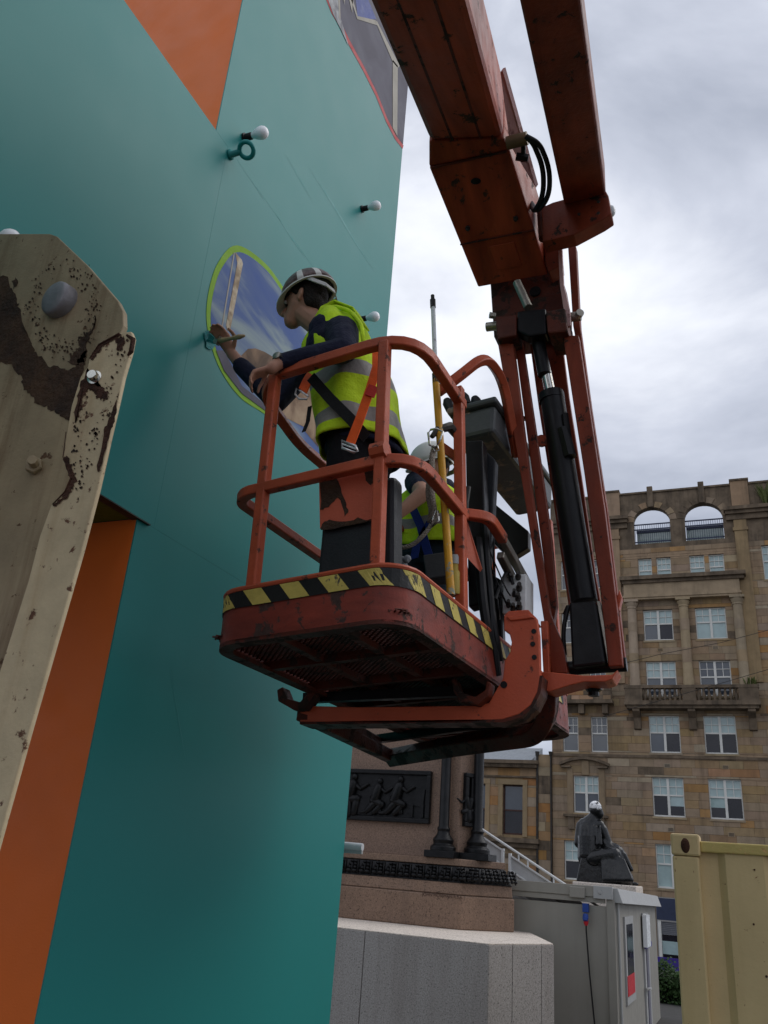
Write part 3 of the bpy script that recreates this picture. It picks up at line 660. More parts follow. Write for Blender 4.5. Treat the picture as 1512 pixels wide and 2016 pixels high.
for (px0, py0) in ((875, 1640), (929, 1660)):
    pc = PY(px0, 1600, 13.2) if px0 < 900 else V(B_.x, B_.y, 0) + nn_ * .1 + dd * .0; y = pc.y
    c = MB(); z0 = 2.43
    c.bx(pc.x - .24, pc.x + .24, y - .2, y + .28, z0, z0 + .1).lathe([(.2, z0 + .1), (.2, z0 + .16), (.15, z0 + .2), (.165, z0 + .26), (.105, z0 + .34), (.092, z0 + .38), (.105, z0 + .42), (.08, z0 + .46), (.078, 5.0)], (pc.x, y, 0), n=16)
    c.build('column', BRONZE, mon, smooth=True, bevel=.006)
tier('cap', GRAN, .2, 5.2, 5.5)
# carved signature
def text(s, loc, size, mat, parent, rot, ext=.002, name='lettering'):
    cu = bpy.data.curves.new(name, 'FONT'); cu.body = s; cu.size = size; cu.extrude = ext; cu.align_x = 'LEFT'
    o = bpy.data.objects.new(name, cu); COL.objects.link(o)
    dg = bpy.context.evaluated_depsgraph_get(); me = bpy.data.meshes.new_from_object(o.evaluated_get(dg)); bpy.data.objects.remove(o)
    o = bpy.data.objects.new(name, me); COL.objects.link(o); me.materials.append(mat)
    o.parent = parent; o.location = Vector(loc) - ORG[parent]; o.rotation_euler = rot; ORG[o] = ORG[parent]
    return o
text('JOHN MOSSMAN R.S.A.', PY(831, 1763, 12.898), .062, M('carved_letter', (.07, .04, .03), .8), mon, (math.pi / 2, 0, 0))
# clear strip lamp by the monument
lp = thing('strip_lamp', 'clear plastic strip lamp sticking out past the turquoise wall edge', 'lamp', (-3.0, 5.0, 2.2))
a, b = PY(640, 1661, 5.0), PY(714, 1668, 5.0)
MB().tube([a, b], .022, 10).build('lamp_tube', M('clear_plastic', (.72, .73, .74), .15, var=.1, alpha=.75), lp, smooth=True)
MB().bx(a.x, b.x, 4.99, 5.01, a.z - .045, a.z - .025).build('lamp_base', CABL, lp)

# ------------------------------------------------------------------ aluminium stair behind the monument
sr = thing('metal_stair', 'pale grey aluminium ramp stair with handrail sloping down behind the monument', 'stair', (-4.8, 19, 0))
p0, p1 = PY(900, 1600, 19), PY(1100, 1733, 19); q0, q1 = PY(900, 1600 + 11, 19), PY(1100, 1744, 19)
dn = (p1 - p0)
def at_x(x, off): return p0 + dn * ((x - p0.x) / dn.x) + V(0, 0, off)
xa, xb = p0.x - 1.2, p1.x + .9
xm = PY(997, 1668, 19).x
for k_, (x0, x1) in enumerate(((xa, xm - .05), (xm + .06, xb))):
    MB().prism([at_x(x0, -.14), at_x(x1, -.14), at_x(x1, -1.3), at_x(x0, -1.3)], (0, .03, 0)).build('side_panel', ALUP, sr)
    for o_ in (-.13, -.42, -.75, -1.05): MB().prism([at_x(x0, o_), at_x(x1, o_), at_x(x1, o_ - .035), at_x(x0, o_ - .035)], (0, -.035, 0)).build('rib', ALU, sr)
    for xx in (x0, x1 - .05): MB().bx(xx, xx + .05, 18.95, 19.05, at_x(xx, 0).z - 1.4, at_x(xx, 0).z - .12).build('upright', ALU, sr)
MB().tube([at_x(xa, .0) + V(0, 0, .0), at_x(xb, 0)], .025, 8).build('handrail', ALU, sr, smooth=True)
for x in (-5.55, -4.65, -4.45, -3.9): MB().tube([at_x(x, -.14), at_x(x, 0)], .018, 6).build('handrail_post', ALU, sr)

# ------------------------------------------------------------------ grey site cabin
cb = thing('site_cabin', 'grey portable site cabin with panelled wall, corner post, side door and window', 'cabin', (-3, 17, -.12))
YC = 14.0
def cz(y): return 2.21 - .022 * (y - YC)
xw0, xw1 = -4.6, -1.97
MB().bx(xw0, xw1 - .12, YC + .03, YC + .1, -.1, 1.93).build('end_wall', CABG, cb)
MB().bx(xw0, xw1 - .14, YC - .02, YC + .06, 2.05, 2.20).bx(xw0, xw1 - .14, YC, YC + .06, 1.97, 2.05).build('roof_edge', CABG, cb, bevel=.006)
a = PY(1148, 1745, YC); MB().bx(a.x - .2, a.x + .03, YC - .06, YC + .05, 2.02, 2.17).build('fork_pocket_cover', CABG, cb, bevel=.008)
MB().bx(xw1 - .3, xw1 - .02, YC - .05, YC + .1, 2.03, 2.205).lathe([(.028, 0), (.028, .012)], (xw1 - .2, YC - .05, 2.12), (0, -1, 0), 12).build('corner_block', CABL, cb, bevel=.008)
MB().bx(xw1 - .12, xw1 - .0, YC - .01, YC + .2, -.1, 2.03).build('corner_post', CABG, cb, bevel=.01)
side = MB().hexa([(xw1 - .1, YC + .2, -.1), (xw1, YC + .2, -.1), (xw1, 19.8, -.2), (xw1 - .1, 19.8, -.2), (xw1 - .1, YC + .2, 2.0), (xw1, YC + .2, 2.0), (xw1, 19.8, cz(19.8) - .2), (xw1 - .1, 19.8, cz(19.8) - .2)])
side.build('side_wall', CABG, cb)
MB().hexa([(xw1 - .1, YC + .02, 1.99), (xw1 + .12, YC + .02, 1.99), (xw1 + .12, 19.9, cz(19.8) - .2), (xw1 - .1, 19.9, cz(19.8) - .2), (xw1 - .1, YC + .02, 2.19), (xw1 + .05, YC + .02, 2.19), (xw1 + .05, 19.9, cz(19.8)), (xw1 - .1, 19.9, cz(19.8))]).build('side_eave', CABL, cb, bevel=.008)
MB().hexa([(xw0, YC + .05, 2.1), (xw1 - .1, YC + .05, 2.1), (xw1 - .1, 19.9, cz(19.8) - .1), (xw0, 19.9, cz(19.8) - .1), (xw0, YC + .05, 2.185), (xw1 - .1, YC + .05, 2.185), (xw1 - .1, 19.9, cz(19.8) - .02), (xw0, 19.9, cz(19.8) - .02)]).build('roof', CABG, cb)
def side_rect(n_, pxa, pya, pxb, pyb, mat, pr=.02, par=cb):
    a = PX(pxa, pya, xw1); b = PX(pxb, pyb, xw1)
    return MB().bx(xw1 - .02, xw1 + pr, min(a.y, b.y), max(a.y, b.y), min(a.z, b.z), max(a.z, b.z)).build(n_, mat, par)
w_ = side_rect('window', 1226, 1805, 1249, 1966, CABL, .03); side_rect('pane', 1229, 1820, 1246, 1950, GLASSB, .036, w_); side_rect('red_notice', 1231, 1922, 1246, 1952, GLOSSR, .04, w_)
d_ = side_rect('door', 1262, 1798, 1283, 2030, CABL, .03); side_rect('door_leaf', 1265, 1805, 1279, 2030, M('mauve_grey_door', (.15, .145, .18), .5), .045, d_); side_rect('door_sign', 1265, 1858, 1278, 1862, PURP, .05, d_)
a = PX(1269, 1946, xw1); MB().bx(xw1 + .05, xw1 + .11, a.y - .1, a.y + .14, a.z - .015, a.z + .015).build('handle', ALLOY, d_)
a = PX(1261, 1801, xw1); MB().bx(xw1 + .03, xw1 + .1, a.y - .02, a.y + .55, a.z - .52, a.z).build('wall_lamp', BULBG, cb)
a = PY(1224, 1790, YC); MB().tube([V(xw1 + .03, YC + .12, 1.98), V(xw1 + .03, YC + .12, -.1)], .022, 8).build('drain_pipe', CABL, cb, smooth=True)
# plug and cable on the cabin
a = PY(1154, 1793, YC)
pg = thing('power_plug', 'blue and red plug hung on the grey cabin wall', 'plug', (a.x, YC, a.z))
MB().bx(a.x - .045, a.x + .045, YC - .07, YC + .03, a.z - .02, a.z + .1).lathe([(.04, 0), (.045, .06), (.03, .1)], (a.x, YC - .05, a.z - .05), (0, -.5, -1), 10).build('socket', M('plug_blue', (.02, .06, .28), .4), pg, bevel=.006)
MB().lathe([(.032, 0), (.036, .1), (.02, .14)], (a.x + .005, YC - .06, a.z - .06), (0, 0, -1), 10).build('plug_body', GLOSSR, pg, smooth=True)
cp_ = [PY(1154, 1812, YC - .06)] + [PY(x, y, YC - .02) for x, y in ((1154, 1830), (1157, 1870), (1161, 1920), (1166, 1970), (1172, 2030), (1176, 2060))]
tag(MB().tube(cp_, .011, 6).build('cable', RUBBER, smooth=True), 'black power cable hanging down the grey cabin wall', 'cable')

# ------------------------------------------------------------------ hedge
def hedge():
    b = MB()
    for i in range(5200):
        p = V(random.uniform(-3.9, -1.0), random.uniform(23.6, 25.2), random.uniform(-.3, 1)**1 * .62)
        top = .45 + .12 * math.sin(p.x * 5) + .08 * math.sin(p.x * 11 + 1)
        p.z = -.3 + (top + .3) * random.random() ** .6
        if random.random() < .75: p.y = 23.6 + random.random() ** 2 * .3
        a = random.uniform(0, 6.28); t = random.uniform(-1, 1); d = V(math.cos(a), math.sin(a), t).normalized(); w = d.orthogonal() * .022; l = random.uniform(.05, .09)
        b.sheet([p, p + d * l * .5 + w, p + d * l, p + d * l * .5 - w])
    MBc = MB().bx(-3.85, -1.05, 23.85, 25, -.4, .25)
    h = thing('hedge', 'dark green clipped hedge in the gap between grey cabin and yellow container', 'hedge', (-2.4, 24.4, -.3))
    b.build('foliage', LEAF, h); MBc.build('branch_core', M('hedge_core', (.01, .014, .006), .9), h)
hedge()

# ------------------------------------------------------------------ seated statue
def remesh(mb, voxel, smooth=3):
    me = mb.mesh('tmp'); o = bpy.data.objects.new('tmp', me); COL.objects.link(o)
    r = o.modifiers.new('r', 'REMESH'); r.mode = 'VOXEL'; r.voxel_size = voxel
    if smooth: s = o.modifiers.new('s', 'SMOOTH'); s.iterations = smooth; s.factor = .5
    dg = bpy.context.evaluated_depsgraph_get(); m2 = bpy.data.meshes.new_from_object(o.evaluated_get(dg)); bpy.data.objects.remove(o); bpy.data.meshes.remove(me)
    m2.materials.clear(); return m2
YSt = 26.0
def ps(px, py, y=YSt): return PY(px, py, y)
stt = thing('seated_statue', 'black bronze statue of a seated man seen from behind on a stone pedestal', 'statue', (-3.9, YSt, -.12))
b = MB()
R3 = Matrix.Identity(3)
c = ps(1173, 1594); b.ell(c, (.19, .2, .22)); b.ell(c + V(.1, .02, -.1), (.12, .14, .15)); b.cap(c + V(-.03, 0, -.14), ps(1164, 1616), .13, .2)
b.cap(ps(1150, 1622), ps(1180, 1624), .17, .15); b.ell(ps(1161, 1650), (.36, .28, .62)); b.cap(ps(1157, 1630), ps(1158, 1690), .27, .3)
b.cap(ps(1143, 1625), ps(1139, 1660), .13, .13); b.cap(ps(1186, 1632), ps(1198, 1662), .14, .12); b.cap(ps(1198, 1662), ps(1216, 1668), .1, .08)
b.cap(ps(1165, 1690), ps(1215, 1678), .27, .2); b.cap(ps(1170, 1690, YSt - .3), ps(1210, 1682, YSt - .3), .24, .19)
b.cap(ps(1213, 1678), ps(1232, 1735), .2, .16); b.cap(ps(1208, 1684, YSt - .3), ps(1222, 1735, YSt - .3), .19, .2); b.cap(ps(1232, 1737), ps(1254, 1741), .08, .05)
b.cap(ps(1196, 1690, YSt - .2), ps(1206, 1730, YSt - .2), .3, .36); b.cap(ps(1210, 1688, YSt - .2), ps(1228, 1730, YSt - .2), .17, .27); b.cap(ps(1190, 1660), ps(1215, 1685), .16, .2)
for i in range(11):   # cloak folds
    x = 1190 + i * 4.4; b.cap(ps(x - 6, 1672 + i * 2.0, YSt - .42), ps(x + i * .8, 1732, YSt - .56), .03, .075)
b.cap(ps(1228, 1682), ps(1243, 1712), .08, .06); b.cap(ps(1243, 1712), ps(1226, 1716), .05, .05)
for i in range(6): b.cap(ps(1146 + i * 7, 1626, YSt - .22), ps(1143 + i * 8, 1662, YSt - .34), .03, .045)
me = remesh(b, .024, 2); fg = link('figure', me, STATM, stt, smooth='all'); me.transform(Matrix.Translation(-ORG[stt]))
hb_ = MB(); hb_.ell(ps(1172, 1588, YSt - .03), (.17, .18, .16)); rn = random.Random(2)
for i in range(9): hb_.ell(ps(1165 + rn.uniform(0, 17), 1582 + rn.uniform(0, 9), YSt - .16), (.04, .05, .05))
hb_.build('whitened_hair', M('bird_streaked_hair', (.8, .8, .8), .6, var=.2, vs=9, rust=.3, rcol=(.02, .02, .02), rs=6), fg, smooth='all')
b = MB()   # chair with rounded back
n = 9
for (z0y, z1y, half) in ((1700, 1647, .36),):
    x0 = ps(1139, 1660).x; x1 = ps(1181, 1660).x; zt_ = ps(1160, 1647).z; zb_ = ps(1160, 1684).z
    pts = []
    for i in range(n):
        t = i / (n - 1) * math.pi; pts.append(V((x0 + x1) / 2 - (x1 - x0) / 2 * math.cos(t), YSt - .1 - .38 * math.sin(t), zb_))
    for p, q in zip(pts, pts[1:]): b.hexa([p, q, q + V(0, .08, 0), p + V(0, .08, 0), p + V(0, 0, zt_ - zb_), q + V(0, 0, zt_ - zb_), q + V(0, .08, zt_ - zb_), p + V(0, .08, zt_ - zb_)])
b.build('chair_back', STATM, stt, smooth=True)
x0 = ps(1146, 1700).x; x1 = ps(1185, 1700).x; zf = ps(1160, 1737).z
b = MB(); b.bx(x0, x1, YSt - .42, YSt + .3, ps(1160, 1690).z, ps(1160, 1684).z + .02).hexa([(x0 - .1, YSt - .46, zf), (x1 + .25, YSt - .46, zf), (x1 + .25, YSt + .3, zf), (x0 - .1, YSt + .3, zf), (x0 + .06, YSt - .36, zf + .75), (x1, YSt - .36, zf + .75), (x1, YSt + .3, zf + .75), (x0 + .06, YSt + .3, zf + .75)]); b.build('chair_seat', STATM, stt, bevel=.03)
x0 = ps(1136, 1740).x; x1 = ps(1258, 1740).x; MB().bx(x0, x1, YSt - .7, YSt + .9, zf - .2, zf).bx(x0 + .2, x1 - .15, YSt - .6, YSt + .8, -.3, zf - .2).build('pedestal', GRANT, stt, bevel=.03)

# ------------------------------------------------------------------ yellow container
YK = 5.5
ct = thing('shipping_container', 'faded yellow shipping container with rusty top rail and corner casting at right edge', 'container', (1.2, 7, -.12))
xk = -.44
MB().bx(xk, xk + .16, YK, YK + .17, 2.43, 2.55).build('corner_casting', CONT, ct, bevel=.012)
hole = MB(); hole.ell((xk + .08, YK + .002, 2.485), (.026, .012, .042), nu=12, nv=8); hole.build('casting_slot', RUSTE, ct, smooth='all')
MB().bx(xk + .16, 2.9, YK + .02, YK + .12, 2.455, 2.515).build('top_rail', CONTR, ct, bevel=.008)
MB().bx(xk + .004, xk + .15, YK + .006, YK + .15, -.1, 2.428).build('corner_post', CONT, ct, bevel=.01)
x = xk + .15; b = MB(); prof = [(x, .06)]
while x < 2.9:
    prof += [(x + .10, .06), (x + .14, .035), (x + .34, .035), (x + .38, .06)]; x += .42
for (xa_, ya_), (xb_, yb_) in zip(prof, prof[1:]): b.hexa([(xa_, YK + ya_, -.1), (xb_, YK + yb_, -.1), (xb_, YK + yb_ + .004, -.1), (xa_, YK + ya_ + .004, -.1), (xa_, YK + ya_, 2.46), (xb_, YK + yb_, 2.46), (xb_, YK + yb_ + .004, 2.46), (xa_, YK + ya_ + .004, 2.46)])
b.build('corrugated_wall', CONT, ct)
MB().bx(xk + .01, xk + .05, YK + .15, YK + 6, -.1, 2.45).bx(xk, 2.9, YK + .1, YK + 6, 2.44, 2.456).build('side_wall', CONT, ct)
MB().lathe([(.005, 0), (.005, .004)], (.0, YK + .034, 2.38), (0, -1, 0), 8).lathe([(.007, 0), (.006, .003)], (.01, YK + .034, 1.85), (0, -1, 0), 7).lathe([(.006, 0), (.006, .003)], (-.03, YK + .034, 2.1), (0, -1, 0), 7).build('rust_spot', RUSTE, ct)

# ------------------------------------------------------------------ overhead wires
for pts, lab in (([(1180, 1318), (1300, 1288), (1420, 1265), (1560, 1228)], 'upper overhead wire crossing the sandstone building by the columns'), ([(1360, 1362), (1420, 1345), (1512, 1318), (1600, 1290)], 'lower overhead wire crossing the balustrade at the right')):
    q = [PY(x, y, 38) for x, y in pts]; d0 = q[0] - q[1]
    tag(MB().tube([q[0] + d0 * 3] + q + [q[-1] - d0 * 3], .012, 5).build('overhead_wire', RUBBER), lab, 'wire', 'overhead wires')

# ------------------------------------------------------------------ turquoise display structure (a giant block with a projecting arm)
XW = -2.25; XBK = -4.7; Y0, Y1 = 2.55, 4.87; Z0, Z1 = 3.51, 5.70; ZT = 10.5; YA = -.6
tw = thing('display_structure', 'huge turquoise painted display block with orange returns, light bulbs and round pictures', 'display', (-3.4, 3.7, -.12))
gap = .0004
def wallpanel(ya, yb, za, zb): MB().bx(XW - .03, XW, ya + gap / 2, yb - gap / 2, za + gap / 2, zb - gap / 2).build('wall_panel', TEAL, tw, bevel=.0006)
for ya, yb, za, zb in ((Y0, Y1, -.1, Z0), (YA, 2.66, Z0, Z1), (2.66, Y1, Z0, Z1), (Y0, Y1, Z1, ZT)):
    wallpanel(ya, yb, za, zb)
b = MB(); b.bx(XBK, XW - .031, Y0 + .01, Y1, -.1, ZT).bx(XBK, XW - .031, YA + .01, Y0 + .01, Z0 + .012, Z1 - .01); b.build('core', TEAL, tw)
for za, zb in ((-.1, 1.2), (1.2, Z0)): MB().bx(XBK, XW - .006, Y0, Y0 + .008, za + .002, zb - .002).build('return_panel', ORANGE, tw)
for za, zb in ((Z1, 8.1), (8.1, ZT)): MB().bx(XBK, XW - .006, Y0, Y0 + .008, za + .002, zb - .002).build('return_panel', ORANGE, tw)
MB().bx(XBK, XW - .004, YA, Y0 - .002, Z0, Z0 + .01).build('soffit_panel', OLIVE, tw)
MB().bx(XW - .03, XW + .014, 2.2, 2.62, Z0 - .006, Z0 - .001).build('edge_trim', BOLTM, tw)
def wp(px, py, o=0): p = PX(px, py, XW); return V(XW + o, p.y, p.z)
def smoothloop(pts, n=6):
    out = []; k = len(pts)
    for i in range(k):
        a, b_, c_, d = [pts[(i + j) % k] for j in (-1, 0, 1, 2)]
        for t in range(n):
            t /= n; out.append(.5 * ((2 * b_) + (c_ - a) * t + (2 * a - 5 * b_ + 4 * c_ - d) * t * t + (3 * b_ - a - 3 * c_ + d) * t ** 3))
    return out
def picture(outline, ring, mat_ring, mat_fill, name):
    lo = smoothloop([wp(*p) for p in outline]); c_ = sum(lo, V(0, 0, 0)) / len(lo); n = len(lo)
    o1 = [p + V(.002, 0, 0) for p in lo]; inn = [c_ + (p - c_) * (1 - ring / (p - c_).length) + V(.002, 0, 0) for p in lo]
    b = MB(); b.add(o1 + inn, [(i, (i + 1) % n, n + (i + 1) % n, n + i) for i in range(n)])
    pic = MB().sheet([p + V(.0005, 0, 0) for p in inn]).build(name, mat_fill, tw); b.build('picture_border', mat_ring, pic)
    return pic
out1 = [(466, 483), (430, 515), (411, 570), (406, 630), (418, 690), (440, 740), (475, 785), (520, 815), (575, 858), (632, 912), (655, 890), (662, 840), (655, 780), (640, 715), (605, 640), (560, 570), (520, 517)]
pic = picture(out1, .036, PLINE, PSKY, 'oval_picture')
def pp_(pts, mat, o, par=pic, name='painted_shape'): return MB().sheet([wp(x, y, o) for x, y in pts]).build(name, mat, par)
pp_([(462, 497), (475, 512), (477, 520), (452, 650), (447, 652), (444, 640), (466, 518)], PTOWER, .004, name='painted_tower')
pp_([(459, 497), (461, 498), (435, 658), (433, 655)], PCREAM, .004, name='painted_cable')
pp_([(470, 722), (474, 700), (487, 687), (502, 686), (520, 693), (545, 708), (556, 730), (580, 760), (600, 800), (606, 845), (560, 822), (500, 770)], PDOME, .004, name='painted_dome')
pp_([(556, 695), (590, 690), (640, 760), (645, 830), (625, 880), (600, 850), (590, 790)], PDOME, .0035, name='painted_dome')
pp_([(424, 690), (440, 690), (475, 760), (520, 795), (580, 845), (570, 848), (520, 808), (475, 775), (440, 730)], PGREY, .0045)
out2 = [(640, -5), (652, 25), (672, 60), (690, 95), (715, 140), (740, 190), (760, 240), (778, 275), (796, 301)]
lo = [wp(*p) for p in out2]; lo[-1].y = Y1 - .002
hi = [V(XW, Y1 - .002, 9.6), V(XW, 3.0, 9.6)]
ring = MB(); inn = []
for i, p in enumerate(lo):
    nrm_ = V(0, .25, .97); inn.append(p + nrm_ * .055)
for i in range(len(lo) - 1): ring.sheet([lo[i] + V(.002, 0, 0), lo[i + 1] + V(.002, 0, 0), inn[i + 1] + V(.002, 0, 0), inn[i] + V(.002, 0, 0)])
inn[-1].y = Y1 - .002
p2 = MB().sheet([p + V(.0025, 0, 0) for p in inn + hi]).build('round_picture', PGREY, tw); ring.build('picture_border', PRED, p2)
pp_([(643, -6), (668, -6), (668, 30), (686, 92), (672, 62), (655, 28)], PMOT, .004, p2)
pp_([(664, -6), (668, -6), (669, 36), (667, 36)], PCREAM, .0055, p2)
pp_([(699, -6), (722, -6), (740, 38), (718, 38), (703, 33)], PBLUE, .004, p2)
pp_([(703, 32), (738, 40), (741, 50), (702, 38), (688, -6), (692, -6)], PCREAM, .0055, p2)
pp_([(738, 42), (741, 42), (786, 130), (782, 134), (772, 122)], PCREAM, .0055, p2)
pp_([(772, 118), (782, 130), (781, 268), (772, 252)], PCREAM, .0055, p2)
pp_([(674, -6), (678, -6), (677, 10)], PCREAM, .0055, p2); pp_([(685, -6), (694, -6), (692, 26)], PCREAM, .0055, p2)
SCUFF = M('scuffed_teal', (.040, .275, .262), .5, var=.06, spec=.32)
for pts, w_ in (([(607, 328), (655, 402), (700, 478), (738, 535)], 2.2), ([(543, 421), (575, 470), (601, 508)], 1.6), ([(470, 320), (500, 362), (522, 398)], 1.4), ([(560, 300), (590, 352), (618, 402)], 1.2), ([(332, 1300), (352, 1420), (366, 1500)], 1.5)):
    rn = random.Random(int(pts[0][0])); P1 = [(x + rn.uniform(.3, 1) * w_, y) for x, y in pts]; P2 = [(x - rn.uniform(.3, 1) * w_, y) for x, y in pts][::-1]
    MB().sheet([wp(x, y, .0008) for x, y in [pts[0]] + P1[1:-1] + [pts[-1]] + P2[1:-1]]).build('scuff', SCUFF, tw)
# light bulbs
for (px, py) in ((480, 272), (712, 412), (708, 629), (-30, 486), (250, -60), (640, 1130)):
    if (px, py) == (640, 1130): continue
    c_ = wp(px, py); nx = V(1, 0, 0); ax = V(1, .0, .0); kb = .78
    b = MB().lathe([(.026, 0), (.027, .012), (.020, .014), (.020, .05), (.016, .055)], c_, ax, 14).build('bulb_socket', RUBBER, tw, smooth=True)
    r_ = .044
    MB().lathe([(a_ * .82, b_ * .75 - .008) for a_, b_ in [(.019, .074), (.021, .09), (.032, .115), (.041, .14), (.0445, .16), (.043, .178), (.036, .196), (.024, .207), (.008, .2125)]], c_, ax, 18).build('bulb', BULBG, b, smooth='all')
# eye bolt
c_ = wp(452, 305); b = MB().lathe([(.028, 0), (.028, .012), (.018, .014), (.016, .07)], c_, (1, 0, 0), 12)
rc = c_ + V(.105, 0, 0)
b.tube([rc + V(.040 * math.cos(a), .032 * math.sin(a), -.024 * math.sin(a)) for a in [2 * math.pi * i / 20 for i in range(20)]], .0125, 10, closed=True)
b.build('eye_bolt', TEAL, tw, smooth='all')

# ------------------------------------------------------------------ foreground cream lift arm
YF = 1.45
fa = thing('rusty_lift_arm', 'rusted cream painted steel lift arm end in the left foreground', 'machine arm', (-1.4, YF, .0))
def fp(px, py, o=0): return PY(px, py, YF - o)
plate = [(-260, 462), (0, 460), (98, 460), (112, 465), (172, 522), (232, 592), (242, 612), (243, 640), (232, 668), (190, 690), (172, 760), (160, 860), (140, 960), (60, 1230), (-40, 1560), (-330, 1560)]
MB().prism([fp(*p) for p in plate], (0, .02, 0)).build('side_plate', CREAMD, fa, bevel=.003)
flange = [(258, 652), (263, 664), (258, 690), (243, 740), (232, 790), (215, 862), (193, 960), (160, 1085), (118, 1230), (60, 1430), (0, 1645), (-40, 1790), (-130, 1790), (-60, 1530), (0, 1318), (55, 1145), (78, 1055), (100, 995), (128, 968), (140, 940), (132, 920), (123, 900), (140, 800), (158, 742), (172, 722), (176, 704), (200, 672), (235, 655)]
MB().prism([fp(x, y, .17) for x, y in flange], (0, .012, 0)).build('flange_strip', CREAM, fa, bevel=.003)
# torn rusty upper lip
lip = MB().tube([fp(250, 660, .17), fp(262, 668, .172), fp(258, 692, .172), fp(252, 700, .17)], [.003, .006, .006, .003], 7).tube([fp(176, 706, .172), fp(195, 678, .173), fp(235, 657, .173)], [.0012, .002, .003], 6); lip.build('torn_edge', RUSTE, fa, smooth=True)
lip = MB().tube([fp(103, 993, .172), fp(128, 968, .172), fp(140, 942, .172), fp(131, 918, .172), fp(124, 900, .172), fp(130, 850, .171)], [.001, .002, .003, .002, .001, .001], 6); lip.build('torn_edge', RUSTE, fa, smooth=True)
# bare rust patch where the paint has flaked off
def jag(pts, amp, seed, n=5):
    rn = random.Random(seed); out = []
    for i in range(len(pts)):
        a, b = pts[i], pts[(i + 1) % len(pts)]
        for k in range(n):
            t = k / n; out.append((a[0] + (b[0] - a[0]) * t + rn.uniform(-amp, amp), a[1] + (b[1] - a[1]) * t + rn.uniform(-amp, amp)))
    return out
def patch(pts, mat, o, amp=3, seed=1, name='rust_patch', n=5): return MB().sheet([fp(x, y, o) for x, y in jag(pts, amp, seed, n)]).build(name, mat, fa)
patch([(-10, 538), (12, 545), (22, 570), (32, 585), (38, 610), (48, 645), (58, 672), (72, 695), (92, 718), (128, 728), (148, 722), (155, 705), (170, 690), (166, 720), (158, 760), (150, 800), (146, 828), (128, 826), (108, 812), (90, 800), (66, 795), (64, 778), (48, 766), (42, 745), (25, 722), (8, 714), (-10, 710)], RUSTM, .0015, 3.5, 3)
patch([(158, 665), (168, 660), (186, 640), (188, 622), (183, 650), (170, 680), (168, 712), (150, 720), (135, 712), (140, 700), (155, 690)], RUSTM, .0015, 3, 4)
patch([(22, 552), (32, 546), (35, 560), (27, 570)], RUSTM, .0015, 2, 5, n=3)
rn = random.Random(11)
sp = MB()
for i in range(230):
    a = rn.uniform(0, 6.28); k = rn.gauss(1, .12); x = 122 + math.cos(a) * 62 * k; y = 602 + math.sin(a) * 82 * k + 8
    if rn.random() < .45: a = rn.uniform(-.9, 2.4); x = 122 + math.cos(a) * 64 * k; y = 602 + math.sin(a) * 84 * k
    r_ = rn.uniform(.8, 2.6); sp.sheet([fp(x + r_ * math.cos(t) * rn.uniform(.6, 1.2), y + r_ * math.sin(t) * rn.uniform(.6, 1.3), .0022) for t in [j * 1.047 for j in range(6)]])
for i in range(120):
    t = rn.random(); side_ = rn.random() < .4
    base_ = (258 - 62 * t * 1.6, 665 + 300 * t) if not side_ else (170 - 45 * t, 730 + 240 * t)
    x = base_[0] + rn.gauss(-6 if not side_ else 7, 6); y = base_[1] + rn.gauss(0, 6); r_ = rn.uniform(.8, 3)
    if x > 252 - (y - 665) * .24: continue
    sp.sheet([fp(x + r_ * math.cos(k * 1.047) * rn.uniform(.6, 1.3), y + r_ * math.sin(k * 1.047) * rn.uniform(.6, 1.6), .1718) for k in range(6)])
sp.build('rust_pits', RUSTM, fa, kind='stuff')
def fpatch(pts, amp, seed, mat=RUSTE): MB().sheet([fp(x, y, .1722) for x, y in jag(pts, amp * 1.3, seed, 7)]).build('rust_patch', mat, fa)
fpatch([(170, 722), (182, 752), (200, 762), (214, 772), (206, 790), (192, 782), (184, 770), (172, 765), (160, 790), (152, 830), (146, 830), (155, 770)], 2.5, 6)
fpatch([(228, 668), (245, 662), (242, 690), (230, 690)], 2, 7); fpatch([(205, 845), (214, 830), (228, 790), (234, 770), (226, 830), (214, 862), (196, 930), (190, 930)], 1.5, 8)
fpatch([(124, 900), (131, 918), (140, 942), (128, 970), (104, 996), (112, 996), (136, 975), (150, 945), (140, 915), (132, 895)], 2, 12)
fpatch([(176, 704), (200, 674), (235, 656), (240, 660), (204, 680), (182, 708)], 1.5, 13)

# pin, bolts, hole
c_ = fp(123, 596); MB().lathe([(.054, -.01), (.054, .022), (.052, .030), (.046, .035), (.02, .038)], c_, (-.12, -1, -.05), 28).build('pivot_pin', PINM, fa, smooth=True)
c_ = fp(187, 744, .17); MB().lathe([(.018, 0), (.018, .004), (.0125, .0045), (.0125, .016), (.011, .018)], c_, (.2, -1, .0), 20).build('chrome_bolt', CHROME, fa, smooth=True)
c_ = fp(70, 920); MB().lathe([(.024, 0), (.024, .018), (.022, .021)], c_, (.5, -1, 0), 6).tube([c_ + V(.008, -.01, 0), c_ + V(.026, -.04, 0)], .013, 8).build('hex_bolt', CREAMD, fa, bevel=.001)
c_ = fp(-22, 1030); MB().lathe([(.034, 0), (.034, .006), (.028, .0062), (.026, .001)], c_, (0, -1, 0), 24).build('round_boss', CREAM, fa, smooth=True)
MB().lathe([(.026, .0), (.026, .007)], c_, (0, -1, 0), 24).build('hole', BOLTM, fa)

